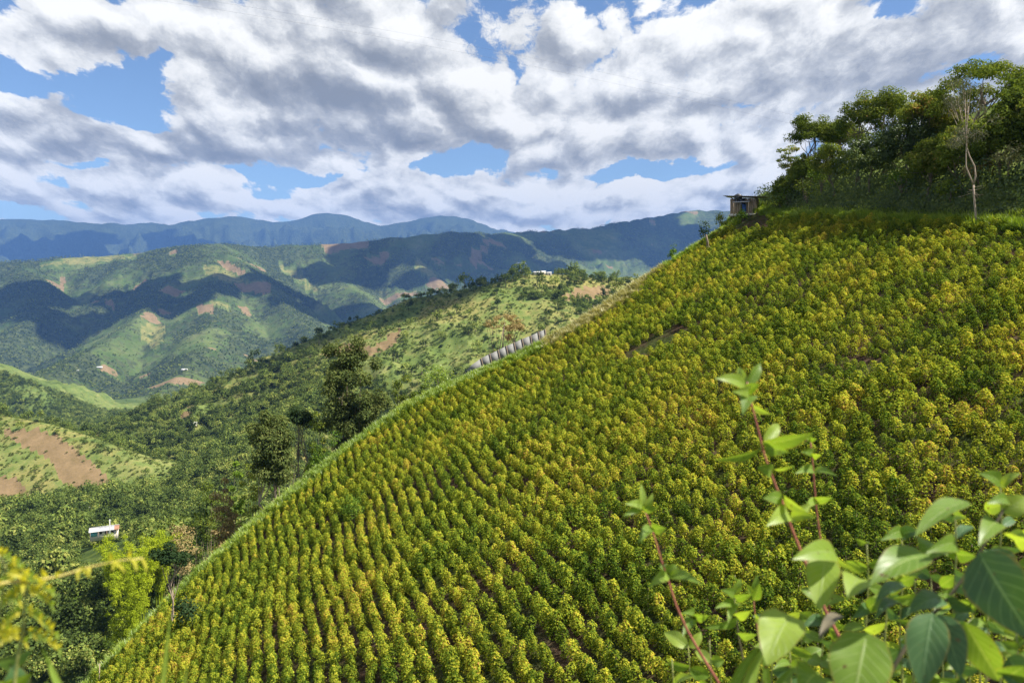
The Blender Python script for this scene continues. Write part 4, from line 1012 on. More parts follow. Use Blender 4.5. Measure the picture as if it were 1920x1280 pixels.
def hut():
    d = 86.5; m = d / F; p = np.array([(1396 - U0) * m, d, (V0 - 402) * m])
    g0 = float(land(p[:1], p[1:2])[0]); base = min(p[2], g0 + .5) if abs(g0 - p[2]) < 3 else p[2]
    r = empty('wooden_hut', (p[0], p[1], base), math.radians(-24))
    setp(r, 'small plank hut with slanted sheet roof and black tank on the ridge', 'hut')
    ztop = (V0 - 373) * m - base
    w, dp, h = 2.7, 2.2, ztop
    def planks(a, bb, n, mat, skip=()):
        a = np.array(a); bb = np.array(bb); L = np.linalg.norm(bb - a); e = (bb - a) / L; ang = math.atan2(e[1], e[0])
        pb = MB(); pb.box((0, 0, h / 2 - .1), (L / n * .94, .03, h + .2)); me = pb.mesh('plank', mat)
        for i in range(n):
            if i in skip: continue
            c = a + e * (i + .5) * L / n; o = obj('plank', me, r, (c[0] + random.uniform(-.006, .006), c[1] + random.uniform(-.006, .006), -.05)); o.rotation_euler = (0, random.uniform(-.008, .008), ang)
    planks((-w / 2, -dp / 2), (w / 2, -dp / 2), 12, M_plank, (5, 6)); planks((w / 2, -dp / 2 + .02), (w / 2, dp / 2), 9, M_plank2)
    planks((-w / 2, -dp / 2 + .02), (-w / 2, dp / 2), 9, M_plank); planks((-w / 2, dp / 2), (w / 2, dp / 2), 10, M_plank)
    b = MB(); b.box((0, 0, -.12), (w + .3, dp + .3, .24)); obj('floor', b.mesh('floor', M_cream), r)
    roof = MB(); sheet(roof, (-w / 2 - .75, -dp / 2 - .85, h + .16), (w + 1.7, 0, -.02), (0, dp + 1.3, .10), 20, .02); ro = obj('roof', roof.mesh('roof', M_sheet), r); ro.rotation_euler = (0, math.radians(3.0), 0)
    for s in (-1, 1):
        b = MB(); b.box((s * w * .45, 0, h + .04), (.09, dp + 1.0, .09)); obj('rafter', b.mesh('rafter', M_plank2), r)
    # lean-to porch in front
    pr = MB(); sheet(pr, (-.95, -dp / 2 - 1.0, h - .52), (1.75, 0, 0.0), (0, 1.0, .26), 10, .015); obj('porch_roof', pr.mesh('porch_roof', M_zinc), r)
    for x in (-.85, .7):
        b = MB(); b.tube([(x, -dp / 2 - .92, -.3), (x, -dp / 2 - .92, h - .5)], [.045, .04], 6); obj('post', b.mesh('post', M_plank2), r)
    b = MB(); b.box((.12, -dp / 2 - .02, .55), (.42, .02, .95)); obj('blue_cloth', b.mesh('blue_cloth', M_blue), r)
    b = MB(); b.box((0, -dp / 2 + .25, h / 2), (.5, .02, h)); obj('doorway', b.mesh('doorway', M_dim), r)
    # water tank
    k = MB(); prof = [(.0, .0), (.40, .0), (.42, .05), (.42, .20), (.43, .22), (.42, .24), (.42, .44), (.38, .52), (.20, .58), (.16, .60), (.16, .64), (0, .64)]; n = 18
    th = np.arange(n) * 2 * math.pi / n; v = np.concatenate([np.stack([R * np.cos(th), R * np.sin(th), np.full(n, z)], 1) for R, z in prof])
    f = [(i * n + j, i * n + (j + 1) % n, (i + 1) * n + (j + 1) % n, (i + 1) * n + j) for i in range(len(prof) - 1) for j in range(n)]
    k.add(v, f); t = obj('water_tank', k.mesh('water_tank', M_tank, True))
    t.location = r.matrix_basis @ Vector((-.45, -dp / 2 - .45, h - .22)); t.location.z = base + h - .22
    setp(t, 'black round plastic water tank resting on the hut porch roof', 'water tank')
hut()

# ---- line of white sheet panels along the edge of the field
M_panel = plain_mat('grey_white_panel', (.14, .14, .136), (.21, .21, .20), 3, rough=.8, stretch=(1, 1, 4))
def panels():
    A = ray_field(872, 700); B = ray_field(1046, 640)
    top = [(885, 690), (902, 678), (918, 670), (934, 663), (949, 655), (964, 649), (979, 642), (995, 636), (1010, 629), (1022, 624)]
    bot = [(872, 700), (906, 691), (922, 685), (938, 678), (953, 671), (968, 666), (983, 660), (998, 653), (1013, 647), (1025, 640)]
    r = empty('sheet_fence', (0, 0, 0)); d0 = 76.0
    n = len(top); P = []
    for i in range(n):
        d = d0 + .25 * i; m = d / F
        P.append((np.array([(bot[i][0] - U0) * m, d, (V0 - bot[i][1] + 4) * m]), np.array([(top[i][0] - U0) * m, d + .35, (V0 - top[i][1] + 6) * m])))
    o0 = P[0][0].copy(); r.location = o0
    setp(r, 'row of white sheet panels on posts stepping down the field edge', 'fence')
    for i in range(n - 1):
        (b0, t0), (b1, t1) = P[i], P[i + 1]; g = .03 if i else .0
        q = lambda a, c, f_: a * (1 - f_) + c * f_
        c4 = [q(b0, b1, g), q(b0, b1, 1 - g * .5), q(t0, t1, 1 - g * .5), q(t0, t1, g)]
        nrm = unit(np.cross(c4[1] - c4[0], c4[3] - c4[0])) * .02
        b = MB(); v = np.array([c - o0 for c in c4] + [c - o0 - nrm for c in c4])
        b.add(v, [(0, 1, 2, 3), (7, 6, 5, 4), (0, 4, 5, 1), (1, 5, 6, 2), (2, 6, 7, 3), (3, 7, 4, 0)]); o = obj('panel', b.mesh('panel', M_panel), r)
        b = MB(); e = unit(t1 - b1); lo = b1 - o0 + [0, -.05, -1.0]; hi = t1 - o0 + [0, -.05, .05]
        b.tube([lo, b1 - o0 + [0, -.05, 0], hi], [.05, .05, .045], 6); obj('post', b.mesh('post', M_bark), r)
panels()

# ---- farmhouse with metal roofs in the valley, its pole, and the far white houses
def farmhouse():
    d = 262.0; m = d / F; p = np.array([(196 - U0) * m, d, (V0 - 1004) * m]); g0 = float(land(p[:1], p[1:2])[0])
    r = empty('farmhouse', (p[0], p[1], max(p[2], g0) + .6), math.radians(24), .86); setp(r, 'long low farmhouse with patched zinc and rusty roof in the valley', 'house')
    L, D, h = 9.6, 4.0, 2.1
    b = MB(); b.box((0, 0, h / 2 - .8), (L, D, h + 1.6)); w = obj('wall', b.mesh('wall', M_cream), r)
    b = MB(); b.box((-L * .37, -D / 2 - .03, h * .42), (L * .24, .05, h * .8)); obj('painted_wall', b.mesh('painted_wall', M_turq), r)['label'] = 'turquoise painted end of the front wall'
    for x in (-L * .12, L * .08, L * .30):
        hh = .8 if x != L * .08 else 1.7; b = MB(); b.box((x, -D / 2 - .02, h * .55), (.7, .06, hh)); wn = obj('window' if x != L * .08 else 'door', b.mesh('window', M_dim), r)
        b = MB(); [b.box((x + sx * .38, -D / 2 - .04, h * .55), (.07, .09, hh + .1)) for sx in (-1, 1)]; b.box((x, -D / 2 - .045, h * .55 + hh / 2 + .03), (.80, .09, .07)); obj('frame', b.mesh('frame', M_plank), wn)
    b = MB(); b.tube([(-.54 * L, .1, h + .86), (.54 * L, .1, h + .95)], [.09, .09], 6); rf = obj('roof', b.mesh('roof', M_zinc), r)
    for i, (x0, x1, mat) in enumerate(((-.54, -.2, M_white), (-.2, .12, M_zinc), (.12, .36, M_zinc), (.36, .54, M_rustsheet))):
        b = MB(); sheet(b, (x0 * L, -D / 2 - .9, h - .1 + .03 * i), ((x1 - x0) * L, 0, 0), (0, D / 2 + 1.0, .9), 10, .03); obj('roof_sheet', b.mesh('roof_sheet', mat), rf)
        b = MB(); sheet(b, (x0 * L, .1, h + .8 + .03 * i), ((x1 - x0) * L, 0, 0), (0, D / 2 + .6, -.8), 10, .03); obj('roof_sheet', b.mesh('roof_sheet', M_rustsheet if i in (0, 3) else M_zinc), rf)
    for x in (-.48, -.2, .1, .45):
        b = MB(); b.tube([(x * L, -D / 2 - .8, -.9), (x * L, -D / 2 - .8, h - .08)], [.06, .06], 6); obj('post', b.mesh('post', M_plank), r)
    dd = 250.; mm = dd / F; b = MB(); hp = 30 * mm
    b.tube([(0, 0, -2), (0, 0, hp)], [.16, .12], 8); b.box((0, 0, hp - .4), (.9, .1, .1))
    q = np.array([(206 - U0) * mm, dd, (V0 - 1003) * mm])
    setp(obj('utility_pole', b.mesh('utility_pole', M_white), None, q), 'pale concrete pole standing in front of the farmhouse', 'pole')
farmhouse()
def far_house(u, v, wpx, lab, dmin=200., roof=None, wall=None, nm='house', hgt=2.6):
    p = ground(u, v, dmin)
    if dmin == 400:                                # on the crest line of the mid hill
        i0 = np.argmin(np.abs(AZ - math.atan2(u - U0, F))); j = np.where((GK[i0] == 1) & VIS[i0])[0][-1] - 1; p = np.array([GX[i0, j], GY[i0, j], GZ[i0, j]])
    m = p[1] / F; L = max(wpx * m, 3.); D = L * .6; h = hgt
    r = empty(nm, (p[0], p[1], p[2] - .3), random.uniform(-.3, .3)); setp(r, lab, 'house', 'small houses on the far slopes')
    b = MB(); b.box((0, 0, h / 2), (L, D, h)); obj('wall', b.mesh('wall', wall or M_cream), r)
    b = MB(); e = .35; v8 = [(-L / 2 - e, -D / 2 - e, h), (L / 2 + e, -D / 2 - e, h), (L / 2 + e, 0, h + D * .28), (-L / 2 - e, 0, h + D * .28), (-L / 2 - e, D / 2 + e, h), (L / 2 + e, D / 2 + e, h)]
    b.add(v8, [(0, 1, 2, 3), (3, 2, 5, 4)], [(0, 3, 4), (1, 5, 2)]); obj('roof', b.mesh('roof', roof or M_white), r)
    b = MB(); b.box((L * .1, -D / 2 - .02, h * .42), (.9, .05, h * .8)); obj('door', b.mesh('door', M_dim), r)
for u, v, w, lab, dm in [(1007, 512.5, 11, 'left of three white houses on the hill crest', 400), (1019, 512.5, 9, 'middle of three white houses on the hill crest', 400), (1030, 513, 8, 'right of three white houses on the hill crest', 400),
                         (938, 526, 7, 'tiny white house on the yellow-green crest meadow', 400), (364, 799, 10, 'white house among the trees on the lower hill', 200), (187, 690, 9, 'small white house at the mountain foot, beside the river valley', 1500),
                         (346, 694, 10, 'whitish house at the mountain foot, right of the dark trees', 1500), (146, 696, 5, 'tiny white house at the mountain foot near the shaded valley', 1500), (527, 750, 8, 'pale house below the dark green pasture', 200),
                         (168, 962, 10, 'tan-roofed house among trees above the farmhouse', 200)]:
    far_house(u, v, w, lab, dm)
def polytunnel():
    p = ground(978, 497, 1200.); m = p[1] / F; L, D = 19 * m, 26.; h = 4.
    r = empty('greenhouse', (p[0], p[1], p[2] - .5), .15); setp(r, 'white plastic greenhouse roof on the mountain above the crest', 'greenhouse')
    b = MB(); th = np.linspace(0, math.pi, 9); nb = 5
    for i in range(nb):
        w = L / nb; x = -L / 2 + w * (i + .5); prof = np.stack([x + w / 2 * np.cos(th), np.zeros(9), h + 2.5 * np.sin(th)], 1); back = prof + [0, D, 6.0]
        o = MB(); o.add(np.concatenate([prof, back]), [(j, j + 1, 10 + j, 9 + j) for j in range(8)] ); obj('roof', o.mesh('roof', M_white, True), r)
    b.box((0, .3, h / 2), (L, .3, h)); obj('wall', b.mesh('wall', M_white), r)
polytunnel()
def small_poles():
    # stakes and posts that stand clear of the plants
    for i, (u, v, h) in enumerate([(118, 1262, 1.6), (160, 1262, 1.0), (185, 1220, .8), (186, 1290, 1.5), (880, 720, .5)]):
        p = ground(u, v); b = MB(); b.tube([(0, 0, -.3), (.03, 0, h)], [.035, .03], 6)
        setp(obj('fence_post', b.mesh('fence_post', M_stake), None, p), 'thin pale fence post standing in the scrub at the lower corner of the field', 'post', 'fence posts in the scrub')
small_poles()
def cables():
    for k, (v0, v1, lab) in enumerate(((-6, 205, 'upper of two thin overhead cables crossing the sky'), (8, 222, 'lower of two thin overhead cables crossing the sky'))):
        b = MB(); q = np.linspace(-.25, 1.6, 40); d = 150 + 60 * q
        P = np.array([pix(340 + 1100 * t, v0 + (v1 - v0) * (.78 * t + .22 * t * t), dd) for t, dd in zip(q, d)])
        b.tube(P, .010, 5, False); setp(obj('overhead_cable', b.mesh('overhead_cable', M_tank)), lab, 'cable')
cables()

# ------------------------------------------------------------------ weeds right in front of the camera
def weed_mat(name, ca, cb, trans=.45, rib=(.30, .38, .14)):
    m, N, out = material(name)
    uv = N.node('ShaderNodeUVMap'); uv.uv_map = 'leaf'; s, t, _ = N.sep(uv.outputs[0]); oi = N.node('ShaderNodeObjectInfo')
    at = N.math('ABSOLUTE', N.math('SUBTRACT', t, .5))
    wave = N.math('FRACT', N.math('SUBTRACT', N.math('MULTIPLY', s, 7.0), N.math('MULTIPLY', at, 4.2)))
    vein = N.math('MULTIPLY', N.smooth(N.math('ABSOLUTE', N.math('SUBTRACT', wave, .5)), .03, .10, 1., 0.), .55)
    mid = N.smooth(at, .012, .03, 1., 0.); vein = N.math('MAXIMUM', vein, mid)
    tc = N.node('ShaderNodeTexCoord'); n = N.noise(tc.outputs['Object'], 45, 4, .6); n2 = N.noise(tc.outputs['Object'], 160, 3, .6)
    c = N.mix(N.math('ADD', N.math('MULTIPLY', n, .7), N.math('MULTIPLY', oi.outputs['Random'], .5)), ca, cb)
    c = N.mix(N.math('MULTIPLY', vein, .75), c, rib)
    c = N.mix(N.math('MULTIPLY', N.smooth(N.math('ADD', at, N.math('MULTIPLY', n, .12)), .50, .57), .7), c, (.22, .16, .04))
    c = N.mix(N.smooth(N.noise(tc.outputs['Object'], 70, 2, .5), .70, .74), c, (.10, .065, .02))
    c = N.mix(N.smooth(n2, .60, .75, 0., .35), c, (.20, .20, .06))
    bs = N.node('ShaderNodeBsdfPrincipled'); N.put(bs.inputs['Base Color'], c); bs.inputs['Roughness'].default_value = .40; bs.inputs['Specular IOR Level'].default_value = .35
    bp = N.node('ShaderNodeBump'); bp.inputs['Strength'].default_value = .5; bp.inputs['Distance'].default_value = .002; N.l.new(vein, bp.inputs['Height']); bp.invert = True
    N.l.new(bp.outputs[0], bs.inputs['Normal'])
    tr = N.node('ShaderNodeBsdfTranslucent'); N.put(tr.inputs[0], N.mix(1.0, c, (1.6, 1.55, .5), 'MULTIPLY'))
    ms = N.node('ShaderNodeMixShader'); ms.inputs[0].default_value = trans; N.l.new(bs.outputs[0], ms.inputs[1]); N.l.new(tr.outputs[0], ms.inputs[2]); N.l.new(ms.outputs[0], out.inputs[0])
    return m
M_weed = weed_mat('weed_leaf', (.075, .15, .018), (.17, .26, .040))
M_weedy = weed_mat('young_weed_leaf', (.15, .25, .03), (.27, .35, .06))
M_weedd = weed_mat('dark_weed_leaf', (.035, .085, .03), (.07, .14, .05), .25, (.16, .26, .12))
M_yel = weed_mat('yellow_leaflet', (.36, .38, .03), (.52, .46, .05), .5, (.5, .5, .15))
M_redstem = plain_mat('red_stem', (.22, .06, .05), (.36, .13, .09), 30, rough=.5)
M_greenstem = plain_mat('green_stem', (.16, .19, .05), (.28, .28, .09), 30, rough=.5)
M_darkstem = plain_mat('dark_stem', (.05, .045, .025), (.11, .09, .05), 30, rough=.6)
M_strawstem = plain_mat('straw_stem', (.40, .34, .08), (.52, .42, .14), 30, rough=.6)

def blade(name, B, T, width, roll, curl, fold, mat, parent, org, shape='ovate', seed=0):
    """one leaf from base B to tip T; width in metres; roll turns the blade about its axis away from facing the viewer"""
    g = np.random.default_rng(seed); ns, nt = 12, 8
    B = np.asarray(B, float); T = np.asarray(T, float); L = np.linalg.norm(T - B); a = (T - B) / L
    view = unit(-(B + T) / 2); view = unit(view - a * (view @ a)); sd_ = np.cross(a, view)
    nrm = view * math.cos(roll) + sd_ * math.sin(roll); side = np.cross(nrm, a)
    s = np.linspace(0, 1, ns); t = np.linspace(-1, 1, nt + 1)
    cen = B + (T - B) * s[:, None] + nrm * (curl * L * 4 * s * (1 - s) * .5)[:, None] + np.array([0, 0, -1.]) * (abs(curl) * .5 * L * s ** 3)[:, None]
    if shape == 'ovate': w = np.sin(np.pi * np.clip(s, 0, 1) ** .72) ** .85
    elif shape == 'heart': w = np.clip(np.sqrt(np.clip(1 - (1 - s / .34) ** 2, 0, 1)) * (s < .34) + (s >= .34) * np.cos((s - .34) / .66 * math.pi / 2) ** .75, 0, 1)
    else: w = np.sin(np.pi * np.clip(s * .97 + .03, 0, 1) ** .5) ** .6
    w[-1] = .0; w = w * width / 2
    V = []; UV = []
    ph = g.uniform(0, 6)
    for i in range(ns):
        back = -(.10 * L * np.abs(t) ** 1.6 * (s[i] < .15)) if shape == 'heart' else 0 * t
        wav = .05 * width * np.sin(9 * s[i] + ph + 2 * np.sign(t)) * np.abs(t) ** 2
        V.append(cen[i] + side * (t * w[i])[:, None] + nrm * (fold * np.abs(t) * w[i] + wav * (w[i] / (width / 2 + 1e-9)))[:, None] + a * np.broadcast_to(back, t.shape)[:, None])
        UV += [(s[i], (q + 1) / 2) for q in t]
    V = np.concatenate(V) - org; m_ = nt + 1
    f = [(i * m_ + j, i * m_ + j + 1, (i + 1) * m_ + j + 1, (i + 1) * m_ + j) for i in range(ns - 1) for j in range(nt)]
    me = mesh_np('leaf', V, np.array(f), mat, True)
    ul = me.uv_layers.new(name='leaf'); li = np.empty(len(me.loops), np.int32); me.loops.foreach_get('vertex_index', li)
    ul.data.foreach_set('uv', np.array(UV, np.float32)[li].ravel())
    return obj(name, me, parent)

def weed(label, stem, stem_r, stem_mat, leaves, group='weeds close to the camera', nm='weed'):
    """stem: list of (u,v,d) from the top down; leaves: (base u,v, tip u,v, d_base, d_tip, width px, roll, curl, fold, mat, shape)"""
    P = [pix(*q) for q in stem]; low = P[-1].copy(); gz = float(land(low[:1], low[1:2])[0])
    if low[2] > gz: P.append(np.array([low[0] + .02, low[1] + .05, (low[2] + gz) / 2])); P.append(np.array([low[0] + .02, low[1] + .08, gz - .03]))
    org = P[-1]; r = empty(nm, tuple(org)); setp(r, label, 'weed', group)
    b = MB(); n = len(P); b.tube(np.array(P) - org, np.linspace(stem_r * .42, stem_r * 1.0, n), 7); obj('stem', b.mesh('stem', stem_mat, True), r)
    for i, (bu, bv, tu, tv, db, dt, w, roll, curl, fold, mat, shp) in enumerate(leaves):
        blade('leaf', pix(bu, bv, db), pix(tu, tv, dt), w / F * (db + dt) / 2, roll, curl, fold, mat, r, org, shp, i * 7 + int(abs(bu)))
    return r, org

O = 'ovate'; H_ = 'heart'
weed('tall reddish-stemmed weed with pointed leaves, its tip above the other weeds', [(1400, 715, 1.9), (1408, 755, 1.9), (1420, 800, 1.9), (1432, 850, 1.9), (1450, 900, 1.9), (1468, 945, 1.9), (1482, 985, 1.9), (1500, 1030, 1.9), (1522, 1085, 1.9), (1550, 1150, 1.9), (1585, 1215, 1.88), (1615, 1300, 1.86)], .0050, M_redstem, [
    (1398, 725, 1340, 700, 1.9, 1.84, 26, .5, .2, .3, M_weedy, O), (1400, 722, 1425, 676, 1.9, 1.93, 24, .6, .15, .3, M_weed, O), (1400, 725, 1385, 685, 1.9, 1.95, 20, -.4, .1, .3, M_weedy, O),
    (1402, 735, 1372, 722, 1.9, 1.8, 24, .2, .25, .3, M_weedy, O), (1402, 735, 1425, 715, 1.9, 1.85, 22, -.3, .2, .3, M_weed, O), (1405, 745, 1392, 765, 1.9, 1.8, 34, .3, .3, .2, M_weed, O),
    (1412, 762, 1446, 772, 1.9, 1.85, 14, .5, .2, .3, M_weedy, O), (1430, 830, 1525, 800, 1.9, 1.82, 34, .7, .2, .35, M_weed, O), (1430, 835, 1335, 845, 1.9, 1.82, 24, -.9, .25, .3, M_weed, O),
    (1432, 828, 1460, 790, 1.9, 1.95, 26, .4, .15, .3, M_weedy, O), (1434, 838, 1480, 838, 1.9, 1.8, 30, .2, .2, .3, M_weed, O), (1447, 885, 1418, 868, 1.9, 1.84, 26, .2, .2, .2, M_weed, O),
    (1452, 880, 1490, 865, 1.9, 1.86, 8, .6, .3, .2, M_weedy, O), (1470, 930, 1512, 950, 1.9, 1.8, 26, .7, .2, .3, M_weedy, O), (1466, 935, 1430, 928, 1.9, 1.86, 26, .2, .2, .2, M_weed, O),
    (1478, 962, 1436, 975, 1.9, 1.8, 34, .2, .2, .25, M_weedy, O), (1482, 968, 1520, 940, 1.9, 1.93, 20, .5, .2, .3, M_weedy, O), (1482, 970, 1530, 962, 1.9, 1.82, 24, -.3, .2, .3, M_weedy, O)])
weed('thin bare red stem with small leaf whorls, leaning left', [(1205, 950, 2.0), (1215, 972, 2.0), (1228, 1010, 2.0), (1240, 1050, 2.0), (1252, 1085, 2.0), (1268, 1135, 2.0), (1288, 1180, 2.0), (1312, 1222, 2.0), (1345, 1275, 2.0), (1370, 1330, 2.0)], .0042, M_redstem, [
    (1206, 952, 1172, 938, 2, 1.95, 18, .5, .2, .3, M_weedy, O), (1205, 950, 1202, 905, 2, 2.02, 14, .4, .1, .3, M_weedy, O), (1206, 955, 1235, 945, 2, 1.95, 16, .3, .2, .3, M_weed, O), (1204, 955, 1168, 962, 2, 1.95, 14, .3, .2, .3, M_weed, O), (1208, 958, 1224, 920, 2, 2, 14, .3, .2, .3, M_weedy, O),
    (1222, 988, 1196, 1012, 2, 1.92, 20, .3, .2, .3, M_weed, O), (1224, 990, 1250, 985, 2, 1.95, 22, .3, .2, .3, M_weed, O),
    (1252, 1078, 1216, 1092, 2, 1.92, 22, .2, .2, .3, M_weedy, O), (1252, 1075, 1268, 1055, 2, 2.0, 26, .2, .2, .3, M_weed, O), (1254, 1080, 1316, 1085, 2, 1.92, 22, -.5, .25, .3, M_weed, O), (1252, 1074, 1240, 1056, 2, 2.05, 18, .4, .2, .3, M_weed, O)])
weed('short slim weed with pointed leaves behind the tall reddish stem', [(1518, 815, 2.3), (1522, 850, 2.3), (1526, 900, 2.3), (1530, 950, 2.3), (1538, 1010, 2.3), (1548, 1080, 2.3), (1560, 1180, 2.3), (1570, 1300, 2.3)], .0042, M_redstem, [
    (1518, 820, 1532, 815, 2.3, 2.2, 14, .3, .2, .3, M_weed, O), (1518, 822, 1504, 812, 2.3, 2.2, 14, .3, .2, .3, M_weedy, O), (1522, 850, 1500, 838, 2.3, 2.2, 18, .3, .2, .3, M_weed, O), (1522, 852, 1540, 845, 2.3, 2.2, 16, .3, .2, .3, M_weedy, O),
    (1525, 885, 1570, 885, 2.3, 2.2, 16, -.7, .2, .3, M_weed, O), (1525, 885, 1490, 878, 2.3, 2.2, 20, .6, .2, .3, M_weed, O), (1530, 935, 1560, 925, 2.3, 2.2, 18, .4, .2, .3, M_weed, O), (1531, 940, 1505, 950, 2.3, 2.2, 16, .4, .2, .3, M_weedy, O)])
weed('low leafy weed right of the thin bare red stem', [(1375, 1110, 2.2), (1380, 1150, 2.2), (1384, 1190, 2.2), (1394, 1240, 2.2), (1404, 1310, 2.2)], .004, M_darkstem, [
    (1376, 1115, 1350, 1095, 2.2, 2.1, 20, .3, .2, .3, M_weed, O), (1376, 1112, 1388, 1080, 2.2, 2.2, 16, .3, .2, .3, M_weedy, O), (1378, 1120, 1410, 1105, 2.2, 2.1, 18, .3, .2, .3, M_weed, O), (1379, 1135, 1340, 1130, 2.2, 2.1, 18, .5, .2, .3, M_weed, O),
    (1381, 1155, 1408, 1135, 2.2, 2.1, 20, .3, .2, .3, M_weedy, O), (1383, 1160, 1320, 1165, 2.2, 2.1, 20, -.5, .2, .3, M_weed, O), (1386, 1190, 1420, 1180, 2.2, 2.1, 18, .4, .2, .3, M_weed, O), (1380, 1130, 1365, 1160, 2.2, 2.1, 20, .3, .2, .3, M_weedy, O)])
weed('slender upright weed with narrow leaves between two low ones', [(1412, 1105, 2.4), (1414, 1140, 2.4), (1420, 1180, 2.4), (1430, 1230, 2.4), (1440, 1310, 2.4)], .004, M_redstem, [
    (1412, 1110, 1420, 1075, 2.4, 2.4, 14, .3, .1, .3, M_weed, O), (1413, 1125, 1424, 1090, 2.4, 2.35, 20, .3, .1, .3, M_weed, O), (1413, 1120, 1398, 1090, 2.4, 2.35, 12, .3, .1, .3, M_weedy, O), (1416, 1155, 1440, 1165, 2.4, 2.3, 14, .3, .2, .3, M_weedy, O),
    (1300, 1150, 1276, 1140, 2.2, 2.1, 14, .3, .2, .3, M_weed, O), (1305, 1155, 1330, 1145, 2.2, 2.1, 20, .3, .2, .3, M_weed, O), (1300, 1160, 1280, 1185, 2.2, 2.1, 22, .3, .2, .3, M_weed, O)])
weed('broad-leaved vine with large heart-shaped leaves, lowest of the close weeds', [(1895, 930, 1.6), (1862, 990, 1.6), (1822, 1062, 1.6), (1775, 1125, 1.6), (1735, 1165, 1.58), (1700, 1210, 1.56), (1668, 1262, 1.55), (1650, 1310, 1.55)], .0055, M_darkstem, [
    (1815, 940, 1715, 995, 1.6, 1.5, 46, .75, .12, .25, M_weed, O), (1738, 1042, 1630, 1085, 1.55, 1.46, 66, .6, .15, .3, M_weed, O), (1568, 1040, 1484, 1034, 1.65, 1.55, 44, .45, .18, .25, M_weedy, O),
    (1548, 1050, 1535, 1135, 1.65, 1.56, 62, .1, .15, .25, M_weedy, H_), (1612, 1085, 1590, 1112, 1.6, 1.5, 56, .35, .2, .2, M_weedy, O), (1640, 1078, 1700, 1028, 1.62, 1.7, 30, .3, .2, .2, M_weed, O),
    (1555, 1040, 1620, 1070, 1.7, 1.6, 12, .4, .2, .2, M_weedy, O), (1835, 1035, 1940, 1190, 1.5, 1.4, 120, .35, .14, .18, M_weedd, O), (1845, 1030, 1905, 1115, 1.62, 1.6, 80, -.5, .1, .2, M_weedd, O),
    (1748, 1148, 1728, 1285, 1.5, 1.44, 76, .15, .14, .2, M_weedd, O), (1760, 1150, 1802, 1262, 1.5, 1.44, 62, -.25, .14, .2, M_weedd, O), (1808, 1165, 1872, 1262, 1.52, 1.6, 58, .15, .15, .2, M_weed, O),
    (1622, 1196, 1598, 1330, 1.5, 1.42, 112, .1, .10, .12, M_weed, H_), (1478, 1160, 1438, 1236, 1.6, 1.5, 84, .25, .18, .25, M_weedy, H_), (1488, 1160, 1500, 1190, 1.62, 1.6, 40, 1.1, .2, .2, M_weed, O),
    (1755, 1020, 1735, 1045, 1.6, 1.55, 60, .3, .2, .2, M_weed, O), (1790, 1020, 1735, 1020, 1.6, 1.5, 34, .2, .2, .3, M_weed, O), (1870, 980, 1835, 1010, 1.6, 1.5, 40, .3, .2, .2, M_weed, O),
    (1880, 960, 1925, 925, 1.6, 1.6, 42, .3, .2, .2, M_weedy, O), (1890, 940, 1850, 935, 1.6, 1.55, 24, .5, .2, .3, M_weed, O), (1900, 1010, 1935, 1000, 1.6, 1.5, 40, .3, .2, .3, M_weedy, O),
    (1700, 1100, 1640, 1120, 1.62, 1.55, 30, .8, .2, .3, M_weedd, O), (1690, 1130, 1640, 1150, 1.62, 1.55, 26, .9, .2, .3, M_weedd, O), (1770, 1125, 1700, 1140, 1.6, 1.55, 44, .6, .2, .3, M_weedd, O), (1775, 1120, 1830, 1140, 1.6, 1.55, 30, .6, .2, .3, M_weedd, O),
    (1650, 1235, 1690, 1210, 1.7, 1.65, 60, .3, .2, .2, M_weedd, O), (1655, 1262, 1560, 1272, 1.58, 1.5, 50, .4, .2, .2, M_weed, O), (1530, 1265, 1500, 1290, 1.6, 1.5, 70, .3, .2, .2, M_weed, H_),
    (1880, 1270, 1920, 1240, 1.5, 1.45, 46, .4, .2, .2, M_weed, O), (1890, 1230, 1940, 1290, 1.5, 1.45, 60, .4, .2, .2, M_weedd, O), (1580, 1155, 1535, 1188, 1.7, 1.6, 26, .7, .2, .2, M_darkstem, O)])
weed('curving bright green grass blades in front of the low leafy weed', [(1432, 1215, 1.7), (1430, 1260, 1.7), (1428, 1310, 1.7)], .003, M_greenstem, [
    (1395, 1310, 1432, 1205, 1.62, 1.66, 24, .3, -.12, .2, M_weedy, 'blade'), (1440, 1310, 1432, 1190, 1.66, 1.66, 16, .5, -.05, .2, M_weed, 'blade'), (1365, 1310, 1425, 1200, 1.6, 1.68, 22, .5, -.14, .2, M_weed, 'blade'), (1452, 1310, 1490, 1245, 1.6, 1.7, 26, .4, -.1, .2, M_weed, 'blade')])

